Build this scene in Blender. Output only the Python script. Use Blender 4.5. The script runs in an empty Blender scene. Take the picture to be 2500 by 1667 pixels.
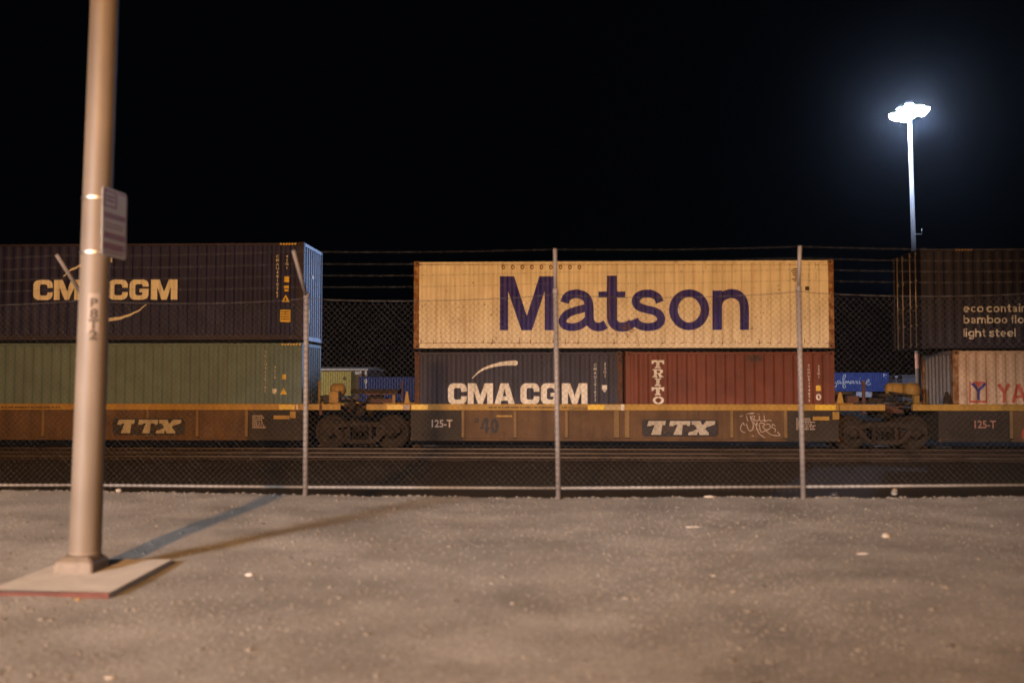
import bpy, bmesh, math, random
from mathutils import Matrix, Vector, noise
random.seed(7)
R = math.radians
SC = bpy.context.scene
COL = SC.collection

# ------------------------------------------------------------------ camera
FPX, CX, CY = 2430.0, 1250.0, 833.5          # the photograph's 2500 x 1667 frame, 35 mm lens
YAW, PITCH, CAMH = R(2.121), R(2.368), 1.41
cam = bpy.data.objects.new('camera', bpy.data.cameras.new('camera'))
COL.objects.link(cam)
cam.location = (0, 0, CAMH)
cam.rotation_euler = (math.pi/2 + PITCH, 0, YAW)
cam.data.sensor_width = 36.0
cam.data.lens = 36.0*FPX/2500.0
cam.data.clip_start = 0.1
cam.data.clip_end = 3000
cam.data.dof.use_dof = True
cam.data.dof.focus_distance = 140.0
cam.data.dof.aperture_fstop = 1.3
SC.camera = cam
CR = Matrix.Rotation(YAW, 3, 'Z') @ Matrix.Rotation(math.pi/2 + PITCH, 3, 'X')

def P(px, py, Y):
    """where the ray through a pixel of the photograph meets the upright plane y = Y"""
    d = CR @ Vector(((px-CX)/FPX, (CY-py)/FPX, -1.0))
    t = Y/d.y
    return Vector((d.x*t, Y, CAMH + d.z*t))

def G(px, py, z=0.0):
    """where the ray through a pixel meets the level z"""
    d = CR @ Vector(((px-CX)/FPX, (CY-py)/FPX, -1.0))
    t = (z-CAMH)/d.z
    return Vector((d.x*t, d.y*t, z))

# ------------------------------------------------------------------ world and exposure
W = bpy.data.worlds.new('World'); SC.world = W; W.use_nodes = True
wb = W.node_tree.nodes['Background']
wb.inputs[0].default_value = (0.42, 0.55, 0.80, 1)
wb.inputs[1].default_value = 0.0016
SC.view_settings.view_transform = 'Standard'
SC.view_settings.look = 'None'
SC.view_settings.exposure = 0.0
SC.view_settings.gamma = 1.0
SC.render.film_transparent = False
SC.cycles.use_denoising = True
SC.cycles.max_bounces = 6
SC.cycles.volume_bounces = 0
SC.cycles.sample_clamp_indirect = 4.0

# strengths of the lamps; the LED and yard ones are added
SODIUM_W, LED_W, SIDE_W, MAST_W, YARD_W = 95000.0, 49000.0, 1700.0, 36000.0, 42000.0
HAZE_D = .00008
SODIUM_C, LED_C, SIDE_C, MAST_C = (1.0, 0.49, 0.165), (1.0, 0.91, 0.88), (1.0, 0.80, 0.70), (0.43, 0.60, 1.0)

# ------------------------------------------------------------------ helpers
class MB:
    def __init__(s): s.v = []; s.f = []; s.m = []; s.mi = 0; s.sm = []
    def face(s, idx, smooth=False): s.f.append(tuple(idx)); s.m.append(s.mi); s.sm.append(smooth)
    def add(s, pts): n = len(s.v); s.v += [tuple(p) for p in pts]; return list(range(n, n+len(pts)))
    def box(s, x0, x1, y0, y1, z0, z1):
        if x0 > x1: x0, x1 = x1, x0
        if y0 > y1: y0, y1 = y1, y0
        if z0 > z1: z0, z1 = z1, z0
        i = s.add([(x0,y0,z0),(x1,y0,z0),(x1,y1,z0),(x0,y1,z0),(x0,y0,z1),(x1,y0,z1),(x1,y1,z1),(x0,y1,z1)])
        for q in ((0,3,2,1),(4,5,6,7),(0,1,5,4),(1,2,6,5),(2,3,7,6),(3,0,4,7)): s.face([i[k] for k in q])
        return s
    def cyl(s, p0, p1, r0, r1=None, n=12, caps=True):
        r1 = r0 if r1 is None else r1
        p0, p1 = Vector(p0), Vector(p1); d = (p1-p0).normalized()
        a = d.orthogonal().normalized(); b = d.cross(a)
        A = s.add([p0 + (a*math.cos(t)+b*math.sin(t))*r0 for t in [2*math.pi*k/n for k in range(n)]])
        B = s.add([p1 + (a*math.cos(t)+b*math.sin(t))*r1 for t in [2*math.pi*k/n for k in range(n)]])
        for k in range(n):
            j = (k+1) % n; s.face((A[k],A[j],B[j],B[k]), True)
        if caps: s.face(A[::-1]); s.face(B)
        return s
    def tube(s, pts, r, n=6):
        for a, b in zip(pts, pts[1:]): s.cyl(a, b, r, n=n)
        return s
    def prism(s, poly, y0, y1):                       # poly in x,z, counter-clockwise as seen from -y
        n = len(poly)
        A = s.add([(x,y0,z) for x, z in poly]); B = s.add([(x,y1,z) for x, z in poly])
        s.face(A); s.face(B[::-1])
        for k in range(n):
            j = (k+1) % n; s.face((A[j],A[k],B[k],B[j]))
        return s
    def lathe(s, c, axis, prof, n=28, caps=True):                # prof: (distance along axis, radius)
        c = Vector(c); d = Vector(axis).normalized(); a = d.orthogonal().normalized(); b = d.cross(a)
        rings = []
        for h, r in prof:
            rings.append(s.add([c + d*h + (a*math.cos(t)+b*math.sin(t))*r for t in [2*math.pi*k/n for k in range(n)]]))
        for A, B in zip(rings, rings[1:]):
            for k in range(n):
                j = (k+1) % n; s.face((A[k],A[j],B[j],B[k]), True)
        if caps: s.face(rings[0][::-1]); s.face(rings[-1])
        return s
    def build(s, name, mats, parent=None, bevel=0.0):
        me = bpy.data.meshes.new(name)
        off = wloc(parent) if parent else Vector((0,0,0))
        me.from_pydata([(x-off.x, y-off.y, z-off.z) for x, y, z in s.v], [], s.f)
        if not isinstance(mats, (list, tuple)): mats = [mats]
        for m in mats: me.materials.append(m)
        me.polygons.foreach_set('material_index', s.m)
        me.polygons.foreach_set('use_smooth', s.sm)
        me.update()
        o = bpy.data.objects.new(name, me); COL.objects.link(o)
        if parent: o.parent = parent
        if bevel:
            b = o.modifiers.new('bevel', 'BEVEL'); b.width = bevel; b.segments = 1; b.limit_method = 'ANGLE'
        return o

def wloc(o):
    v = Vector((0,0,0))
    while o: v += Vector(o.location); o = o.parent
    return v

def tag(o, label=None, cat=None, group=None, kind=None):
    if label: o['label'] = label
    if cat: o['category'] = cat
    if group: o['group'] = group
    if kind: o['kind'] = kind
    return o

def thing(name, loc, label, cat, group=None):
    o = bpy.data.objects.new(name, None); COL.objects.link(o)
    o.empty_display_size = 0.3; o.location = loc
    return tag(o, label, cat, group)

def copy_tree(o, parent=None):
    c = o.copy(); COL.objects.link(c)
    if parent: c.parent = parent
    for ch in [k for k in bpy.data.objects if k.parent == o]: copy_tree(ch, c)
    return c

# ------------------------------------------------------------------ materials
def newmat(name):
    m = bpy.data.materials.new(name); m.use_nodes = True
    return m, m.node_tree.nodes, m.node_tree.links, m.node_tree.nodes['Principled BSDF']

def paint(name, col, rough=0.55, rust=0.0, rustcol=(.13,.055,.025), vary=0.25, scale=1.0, dirt=(.07,.05,.035), dirtamt=.25, metallic=0.0, bump=0.0, streak=True, spec=.22):
    """weathered paint: slow colour variation, run-down streaks of grime, patches of rust"""
    m, N, L, B = newmat(name)
    tc = N.new('ShaderNodeTexCoord')
    n1 = N.new('ShaderNodeTexNoise'); n1.inputs['Scale'].default_value = 1.6*scale; n1.inputs['Detail'].default_value = 6
    L.new(tc.outputs['Object'], n1.inputs['Vector'])
    mp = N.new('ShaderNodeMapping'); mp.inputs['Scale'].default_value = (5*scale, 5*scale, .35*scale) if streak else (2*scale,)*3
    L.new(tc.outputs['Object'], mp.inputs['Vector'])
    n2 = N.new('ShaderNodeTexNoise'); n2.inputs['Scale'].default_value = 1.5; n2.inputs['Detail'].default_value = 5
    L.new(mp.outputs['Vector'], n2.inputs['Vector'])
    n3 = N.new('ShaderNodeTexNoise'); n3.inputs['Scale'].default_value = 4.5*scale; n3.inputs['Detail'].default_value = 8; n3.inputs['Roughness'].default_value = .65
    L.new(tc.outputs['Object'], n3.inputs['Vector'])
    def ramp(src, a, b):
        r = N.new('ShaderNodeMapRange'); r.inputs[1].default_value = a; r.inputs[2].default_value = b
        L.new(src, r.inputs[0]); return r.outputs[0]
    def mix(f, c0, c1, fac=1.0):
        x = N.new('ShaderNodeMix'); x.data_type = 'RGBA'
        if fac != 1.0:
            mu = N.new('ShaderNodeMath'); mu.operation = 'MULTIPLY'; mu.inputs[1].default_value = fac; L.new(f, mu.inputs[0]); f = mu.outputs[0]
        L.new(f, x.inputs[0])
        for s, c in ((x.inputs[6], c0), (x.inputs[7], c1)):
            if isinstance(c, tuple): s.default_value = (*c, 1)
            else: L.new(c, s)
        return x.outputs[2]
    dk = tuple(c*(1-vary) for c in col); lt = tuple(min(1, c*(1+vary*.6)) for c in col)
    c = mix(ramp(n1.outputs['Fac'], .3, .7), dk, lt)
    if dirtamt: c = mix(ramp(n2.outputs['Fac'], .45, .75), c, dirt, dirtamt)
    if rust: c = mix(ramp(n3.outputs['Fac'], .70-.32*rust, .78-.22*rust), c, rustcol)
    L.new(c, B.inputs['Base Color'])
    B.inputs['Roughness'].default_value = rough
    B.inputs['Metallic'].default_value = metallic
    if not metallic: B.inputs['Specular IOR Level'].default_value = spec
    if bump:
        bp = N.new('ShaderNodeBump'); bp.inputs['Strength'].default_value = bump; bp.inputs['Distance'].default_value = .02
        L.new(n3.outputs['Fac'], bp.inputs['Height']); L.new(bp.outputs['Normal'], B.inputs['Normal'])
    return m

def plain(name, col, rough=.6, metallic=0.0): return paint(name, col, rough, 0, vary=.15, dirtamt=.1, metallic=metallic)

def emit(name, col, s):
    m, N, L, B = newmat(name)
    B.inputs['Base Color'].default_value = (.8,.8,.8,1)
    B.inputs['Emission Color'].default_value = (*col, 1); B.inputs['Emission Strength'].default_value = s
    return m

M = {}
M['cream'] = paint('cream_paint', (.75,.71,.61), .6, .16, vary=.12, dirt=(.42,.28,.15), dirtamt=.45, bump=.2)
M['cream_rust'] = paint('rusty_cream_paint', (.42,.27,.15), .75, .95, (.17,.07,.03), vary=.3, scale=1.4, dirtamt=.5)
M['navy_logo'] = paint('navy_logo_paint', (.028,.026,.26), .6, 0, vary=.3, dirt=(.13,.10,.16), dirtamt=.35, scale=1.5)
M['navy'] = paint('navy_paint', (.018,.020,.080), .6, .0, vary=.3, dirt=(.03,.028,.045), dirtamt=.2)
M['navy_lit_end'] = paint('navy_lit_end_paint', (.18,.235,.34), .42, .0, vary=.2, dirt=(.22,.23,.25), dirtamt=.4)  # navy lightened in the colour to show mast light on the end faces
M['slate'] = paint('slate_navy_paint', (.043,.043,.072), .65, .02, vary=.2, dirt=(.055,.046,.045), dirtamt=.25)
M['rust_edge'] = paint('rust_edge', (.07,.04,.04), .8, .8, (.12,.05,.025), vary=.3, scale=1.5)
M['navy_frame'] = paint('navy_frame_paint', (.032,.026,.055), .65, .25, (.08,.035,.02), vary=.3)
M['white_mark'] = paint('white_marking', (.72,.70,.66), .55, 0, vary=.12, dirt=(.35,.28,.22), dirtamt=.35)
M['ttx_mark'] = paint('worn_cream_marking', (.46,.42,.36), .6, 0, vary=.15, dirt=(.2,.15,.1), dirtamt=.5)
M['green'] = paint('green_paint', (.115,.178,.205), .6, .04, (.12,.07,.04), vary=.16, dirt=(.11,.11,.09), dirtamt=.35, bump=.25)
M['oxide'] = paint('oxide_red_paint', (.150,.042,.028), .55, .06, (.09,.03,.02), vary=.22, dirt=(.09,.04,.025), dirtamt=.4, bump=.25)
M['beige'] = paint('beige_paint', (.52,.39,.29), .55, .22, (.24,.11,.06), vary=.18, dirt=(.33,.17,.1), dirtamt=.5)
M['grey_end'] = paint('grey_end_paint', (.24,.23,.25), .6, .15, (.12,.08,.06), vary=.25, dirt=(.08,.07,.07), dirtamt=.7)
M['black_eco'] = paint('charcoal_paint', (.022,.022,.045), .6, 0, vary=.25, dirt=(.03,.028,.035), dirtamt=.2)
M['bar'] = paint('galvanised_bar', (.22,.20,.19), .4, .1, vary=.3, metallic=.4)
M['sill'] = paint('yellow_sill_paint', (.40,.245,.055), .55, .12, (.20,.085,.035), vary=.2, dirt=(.2,.10,.045), dirtamt=.45)
M['reflector'] = paint('yellow_reflector', (.72,.50,.07), .35, 0, vary=.12, dirtamt=.1)
M['well'] = paint('weathered_well_paint', (.118,.066,.034), .7, .35, (.085,.035,.017), vary=.32, dirt=(.055,.032,.02), dirtamt=.7)
M['well_post'] = paint('well_post_paint', (.22,.14,.065), .7, .2, (.11,.05,.025), vary=.25, dirt=(.09,.05,.03), dirtamt=.5)
M['dark_steel'] = paint('dark_steel', (.031,.024,.021), .7, .2, (.055,.028,.017), vary=.3)
M['black'] = paint('black_plate', (.028,.026,.034), .6, 0, vary=.3, dirt=(.07,.05,.04), dirtamt=.3)
M['truck'] = paint('truck_iron', (.024,.016,.012), .85, .3, (.042,.021,.013), vary=.35)
M['wheel'] = paint('wheel_iron', (.021,.014,.010), .8, .2, (.034,.017,.010), vary=.3)
M['tread'] = paint('polished_tread', (.10,.085,.07), .42, 0, vary=.05, dirtamt=.2, metallic=.7)
M['hose'] = paint('black_rubber', (.018,.018,.018), .7, 0)
M['yellow_box'] = paint('yellow_equipment_paint', (.30,.18,.045), .6, .2, (.12,.055,.025), vary=.25, dirtamt=.5)
M['galv'] = paint('galvanised_steel', (.155,.140,.138), .55, .06, (.10,.06,.05), vary=.18, dirtamt=.3, scale=2)
M['galv_rail'] = paint('bright_galvanised_pipe', (.21,.20,.195), .5, .03, (.18,.10,.07), vary=.15, dirtamt=.2, scale=2)
M['wire'] = paint('fence_wire', (.056,.051,.049), .7, 0, vary=.3, dirtamt=.2, scale=2)
M['pole'] = paint('tan_steel_pole', (.132,.105,.082), .55, .06, (.09,.06,.045), vary=.14, dirt=(.075,.06,.05), dirtamt=.6, spec=.35, scale=1.6)
M['strap'] = paint('steel_strap', (.42,.38,.34), .45, 0, vary=.05, dirtamt=0, metallic=1.0)
M['sticker'] = paint('sticker', (.20,.165,.14), .5, 0, vary=.06, dirtamt=.1)
M['ink'] = paint('dark_ink', (.055,.042,.034), .6, 0, vary=.2)
M['sign_white'] = paint('sign_white', (.42,.40,.385), .4, 0, vary=.06, dirt=(.3,.26,.24), dirtamt=.2)
M['sign_red'] = paint('sign_red', (.26,.085,.085), .4, 0, vary=.12, dirtamt=.1)
M['sign_back'] = paint('bare_aluminium', (.45,.45,.45), .4, 0, metallic=.8)
M['concrete'] = paint('pale_concrete', (.52,.49,.46), .9, 0, vary=.14, dirt=(.34,.30,.27), dirtamt=.4, scale=2.5, bump=.25, streak=False)
M['kerb_red'] = paint('red_kerb_paint', (.085,.028,.022), .7, .1, (.1,.07,.06), vary=.25, scale=4)
M['mast'] = paint('white_mast_steel', (.25,.23,.22), .5, 0, vary=.08, dirt=(.2,.17,.15), dirtamt=.3)
M['mast_red'] = paint('faded_red_marking', (.52,.30,.25), .6, 0, vary=.15)
M['yard_blue'] = paint('yard_blue_paint', (.030,.055,.20), .5, 0, vary=.15, dirtamt=.1)
M['yard_royal'] = paint('yard_royal_blue_paint', (.05,.085,.26), .45, 0, vary=.12, dirtamt=.08)
M['yard_yellow'] = paint('yard_yellow_paint', (.45,.37,.11), .5, 0, vary=.12, dirtamt=.15)
M['yard_white'] = paint('yard_white_paint', (.60,.58,.60), .5, 0, vary=.1, dirtamt=.15)
M['yard_grey'] = paint('yard_grey_paint', (.20,.17,.17), .6, 0, vary=.15, dirtamt=.2)
M['tyre'] = paint('tyre_rubber', (.02,.02,.02), .8, 0)
M['rail'] = paint('rusty_rail', (.022,.013,.009), .85, .3, (.028,.013,.008), vary=.3)
M['railtop'] = paint('polished_railhead', (.085,.062,.048), .5, 0, vary=.3, dirt=(.03,.018,.012), dirtamt=.9, metallic=.4, scale=.6, streak=False)
M['sleeper'] = paint('timber_sleeper', (.035,.026,.020), .9, 0, vary=.3)
M['bag'] = paint('black_plastic', (.020,.020,.030), .35, 0)
M['palestone'] = paint('pale_stone', (.36,.32,.27), .8, 0, vary=.15)
M['paper'] = paint('paper_scrap', (.48,.44,.41), .7, 0, vary=.1)
M['graffiti'] = paint('chalk_graffiti', (.44,.36,.33), .7, 0, vary=.15)
M['red_logo'] = paint('red_logo_paint', (.42,.075,.05), .55, 0, vary=.2, dirt=(.4,.22,.14), dirtamt=.3)
M['blue_logo'] = paint('blue_logo_paint', (.045,.045,.22), .5, 0, vary=.2, dirtamt=.2)
M['lamp_on_blue'] = emit('metal_halide_lens', (.82,.90,1.0), 120.0)
M['lamp_on_sodium'] = emit('sodium_lens', (1.0,.55,.2), 30.0)
M['lamp_on_white'] = emit('led_lens', (1.0,.93,.82), 30.0)
M['lens_off'] = paint('unlit_lens', (.5,.5,.5), .2, 0)

def ground_mat(name, c0, c1, s1, s2, rough=.95, bump=.5, dist=.03, fleck=None, fleckscale=30, grain=0):
    m, N, L, B = newmat(name)
    tc = N.new('ShaderNodeTexCoord')
    a = N.new('ShaderNodeTexNoise'); a.inputs['Scale'].default_value = s1; a.inputs['Detail'].default_value = 8; a.inputs['Roughness'].default_value = .6
    b = N.new('ShaderNodeTexNoise'); b.inputs['Scale'].default_value = s2; b.inputs['Detail'].default_value = 6; b.inputs['Roughness'].default_value = .7
    for n in (a, b): L.new(tc.outputs['Object'], n.inputs['Vector'])
    ad = N.new('ShaderNodeMath'); ad.operation = 'MULTIPLY_ADD'; ad.inputs[1].default_value = .55
    L.new(a.outputs['Fac'], ad.inputs[0])
    mu = N.new('ShaderNodeMath'); mu.operation = 'MULTIPLY'; mu.inputs[1].default_value = .45
    L.new(b.outputs['Fac'], mu.inputs[0]); L.new(mu.outputs[0], ad.inputs[2])
    r = N.new('ShaderNodeValToRGB')
    r.color_ramp.elements[0].position = .36; r.color_ramp.elements[0].color = (*c0, 1)
    r.color_ramp.elements[1].position = .64; r.color_ramp.elements[1].color = (*c1, 1)
    L.new(ad.outputs[0], r.inputs[0]); out = r.outputs[0]
    if fleck:
        v = N.new('ShaderNodeTexVoronoi'); v.inputs['Scale'].default_value = fleckscale; L.new(tc.outputs['Object'], v.inputs['Vector'])
        sx = N.new('ShaderNodeSeparateColor'); L.new(v.outputs['Color'], sx.inputs[0])
        gt = N.new('ShaderNodeMath'); gt.operation = 'GREATER_THAN'; gt.inputs[1].default_value = .90; L.new(sx.outputs[0], gt.inputs[0])
        lt = N.new('ShaderNodeMath'); lt.operation = 'LESS_THAN'; lt.inputs[1].default_value = .012*30/fleckscale*30; L.new(v.outputs['Distance'], lt.inputs[0])
        mm = N.new('ShaderNodeMath'); mm.operation = 'MULTIPLY'; L.new(gt.outputs[0], mm.inputs[0]); L.new(lt.outputs[0], mm.inputs[1])
        mix = N.new('ShaderNodeMix'); mix.data_type = 'RGBA'; L.new(mm.outputs[0], mix.inputs[0]); L.new(out, mix.inputs[6]); mix.inputs[7].default_value = (*fleck, 1)
        out = mix.outputs[2]
    if grain:
        g = N.new('ShaderNodeTexNoise'); g.inputs['Scale'].default_value = 60; g.inputs['Detail'].default_value = 3; L.new(tc.outputs['Object'], g.inputs['Vector'])
        g2 = N.new('ShaderNodeTexNoise'); g2.inputs['Scale'].default_value = .33; g2.inputs['Detail'].default_value = 5; L.new(tc.outputs['Object'], g2.inputs['Vector'])
        m1 = N.new('ShaderNodeMapRange'); m1.inputs[1].default_value = .3; m1.inputs[2].default_value = .7; m1.inputs[3].default_value = 1-grain; m1.inputs[4].default_value = 1+grain; L.new(g.outputs['Fac'], m1.inputs[0])
        m2 = N.new('ShaderNodeMapRange'); m2.inputs[1].default_value = .35; m2.inputs[2].default_value = .65; m2.inputs[3].default_value = .84; m2.inputs[4].default_value = 1.10; L.new(g2.outputs['Fac'], m2.inputs[0])
        mm_ = N.new('ShaderNodeMath'); mm_.operation = 'MULTIPLY'; L.new(m1.outputs[0], mm_.inputs[0]); L.new(m2.outputs[0], mm_.inputs[1])
        vm = N.new('ShaderNodeVectorMath'); vm.operation = 'SCALE'; L.new(out, vm.inputs[0]); L.new(mm_.outputs[0], vm.inputs['Scale']); out = vm.outputs[0]
    L.new(out, B.inputs['Base Color']); B.inputs['Roughness'].default_value = rough; B.inputs['Specular IOR Level'].default_value = .06
    bp = N.new('ShaderNodeBump'); bp.inputs['Strength'].default_value = bump; bp.inputs['Distance'].default_value = dist
    L.new(b.outputs['Fac'], bp.inputs['Height']); L.new(bp.outputs['Normal'], B.inputs['Normal'])
    return m

M['gravel'] = ground_mat('dusty_gravel', (.205,.196,.190), (.375,.362,.350), 1.3, 26, bump=.42, dist=.016, grain=.30)
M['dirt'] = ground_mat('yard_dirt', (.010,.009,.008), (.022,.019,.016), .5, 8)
M['asphalt'] = ground_mat('asphalt', (.038,.033,.030), (.062,.054,.049), .35, 40, rough=.9, bump=.3, dist=.01)
M['ballast'] = ground_mat('ballast', (.016,.012,.010), (.060,.041,.031), 2.0, 14, bump=1.0, dist=.08, grain=.5)

# ------------------------------------------------------------------ flat paint on corrugated sheet
PER, DEP = 0.278, 0.036
def prof(u):
    t = (u % PER)/PER
    a, b, c = .26, .50, .76                      # outer flat | slope in | inner flat | slope out
    if t < a: return 0.0
    if t < b: return DEP*(t-a)/(b-a)
    if t < c: return DEP
    return DEP*(1-(t-c)/(1-c))
def breaks(u0, u1):
    out = []; k = math.floor(u0/PER)
    while k*PER < u1:
        for a in (0, .26, .50, .76):
            u = (k+a)*PER
            if u0 < u < u1: out.append(u)
        k += 1
    return out

def catmull(pts, n=6):
    if len(pts) < 3: return pts
    p = [pts[0]] + list(pts) + [pts[-1]]; out = []
    for i in range(1, len(p)-2):
        for k in range(n):
            t = k/n; r = []
            for d in (0, 1):
                a, b, c, e = p[i-1][d], p[i][d], p[i+1][d], p[i+2][d]
                r.append(.5*((2*b)+(-a+c)*t+(2*a-5*b+4*c-e)*t*t+(-a+3*b-3*c+e)*t**3))
            out.append(tuple(r))
    out.append(tuple(pts[-1])); return out

def ribbon(pts, w, smooth=True, taper=None):
    """outline polygon of a brush stroke; w full width (or list of widths)"""
    if smooth: pts = catmull(pts)
    n = len(pts); Lf = []; Rt = []
    for i, (x, y) in enumerate(pts):
        a = pts[max(0, i-1)]; b = pts[min(n-1, i+1)]
        dx, dy = b[0]-a[0], b[1]-a[1]; l = math.hypot(dx, dy) or 1
        t = i/(n-1)
        ww = w if taper is None else w*(taper[0]*(1-t)+taper[1]*t)
        nx, ny = -dy/l*ww/2, dx/l*ww/2
        Lf.append((x+nx, y+ny)); Rt.append((x-nx, y-ny))
    return ('strip', Lf, Rt)

def poly(pts, holes=()): return ('poly', [list(pts)] + [list(h) for h in holes])

def ellipse(cx, cy, rx, ry, n=28, a0=0, a1=360): return [(cx+rx*math.cos(R(a0+(a1-a0)*k/n)), cy+ry*math.sin(R(a0+(a1-a0)*k/n))) for k in range(n + (0 if a1-a0 == 360 else 1))]
def ring(cx, cy, rx, ry, wx, wy, n=32):
    o = ellipse(cx, cy, rx+wx/2, ry+wy/2, n); i = ellipse(cx, cy, rx-wx/2, ry-wy/2, n)
    return ('strip', o+o[:1], i+i[:1])
def rect(x0, y0, x1, y1): return poly([(x0,y0),(x1,y0),(x1,y1),(x0,y1)])

def text2d(body, size, align='LEFT', bold=0.0, line=1.0):
    c = bpy.data.curves.new('tmp', 'FONT'); c.body = body; c.size = size; c.align_x = align; c.offset = bold; c.space_line = line
    o = bpy.data.objects.new('tmp', c); COL.objects.link(o)
    dg = bpy.context.evaluated_depsgraph_get(); dg.update()
    me = bpy.data.meshes.new_from_object(o.evaluated_get(dg))
    r = ('mesh', [(v.co.x, v.co.y) for v in me.vertices], [tuple(p.vertices) for p in me.polygons])
    bpy.data.objects.remove(o); bpy.data.curves.remove(c); bpy.data.meshes.remove(me)
    return r

def poly_mesh(loops):
    c = bpy.data.curves.new('tmp', 'CURVE'); c.dimensions = '2D'; c.fill_mode = 'BOTH'
    for lp in loops:
        s = c.splines.new('POLY'); s.points.add(len(lp)-1); s.use_cyclic_u = True
        for p, q in zip(s.points, lp): p.co = (q[0], q[1], 0, 1)
    o = bpy.data.objects.new('tmp', c); COL.objects.link(o)
    dg = bpy.context.evaluated_depsgraph_get(); dg.update()
    me = bpy.data.meshes.new_from_object(o.evaluated_get(dg))
    r = ('mesh', [(v.co.x, v.co.y) for v in me.vertices], [tuple(p.vertices) for p in me.polygons])
    bpy.data.objects.remove(o); bpy.data.curves.remove(c); bpy.data.meshes.remove(me)
    return r

def decals(name, shapes, *a, **k):
    for sh in shapes: decal(name, [sh], *a, **k)

def decal(name, shapes, fn, mat, parent, place, u_of=None, lift=.0025, corr=True):
    """shapes: 2-D shapes; fn maps a shape point to (x, z) in the world; place(x, z, lift) gives the world point;
    on a corrugated sheet the paint is cut along every fold and follows the sheet"""
    V = []; F = []; MI = []; mats = mat if isinstance(mat, list) else [mat]
    for k, sh in enumerate(shapes):
        mi = 0
        if isinstance(sh, tuple) and sh[0] == 'm': mi = sh[1]; sh = sh[2]
        if sh[0] == 'poly': sh = poly_mesh(sh[1])
        bm = bmesh.new()
        if sh[0] == 'strip':
            A = [bm.verts.new((*fn(*p), 0)) for p in sh[1]]; B = [bm.verts.new((*fn(*p), 0)) for p in sh[2]]
            for i in range(len(A)-1):
                try: bm.faces.new((A[i], A[i+1], B[i+1], B[i]))
                except ValueError: pass
        else:
            A = [bm.verts.new((*fn(*p), 0)) for p in sh[1]]
            for f in sh[2]:
                try: bm.faces.new([A[i] for i in f])
                except ValueError: pass
        if corr and bm.verts:
            xs = [u_of(v.co.x) for v in bm.verts]; d = u_of(0)
            for u in breaks(min(xs), max(xs)):
                bmesh.ops.bisect_plane(bm, geom=bm.verts[:]+bm.edges[:]+bm.faces[:], plane_co=(u-d, 0, 0), plane_no=(1, 0, 0))
        n = len(V); bm.verts.index_update()
        lf = lift + .0006*(k % 12)
        for v in bm.verts:
            V.append(place(v.co.x, v.co.y, lf + (-(prof(u_of(v.co.x))) if corr else 0)))
        bm.normal_update()
        for f in bm.faces:
            idx = [n+v.index for v in f.verts]
            if f.normal.z < 0: idx.reverse()
            F.append(idx); MI.append(mi)
        bm.free()
    off = wloc(parent)
    me = bpy.data.meshes.new(name); me.from_pydata([(x-off.x, y-off.y, z-off.z) for x, y, z in V], [], F)
    for m in mats: me.materials.append(m)
    me.polygons.foreach_set('material_index', MI); me.update()
    o = bpy.data.objects.new(name, me); COL.objects.link(o); o.parent = parent
    return o

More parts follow.
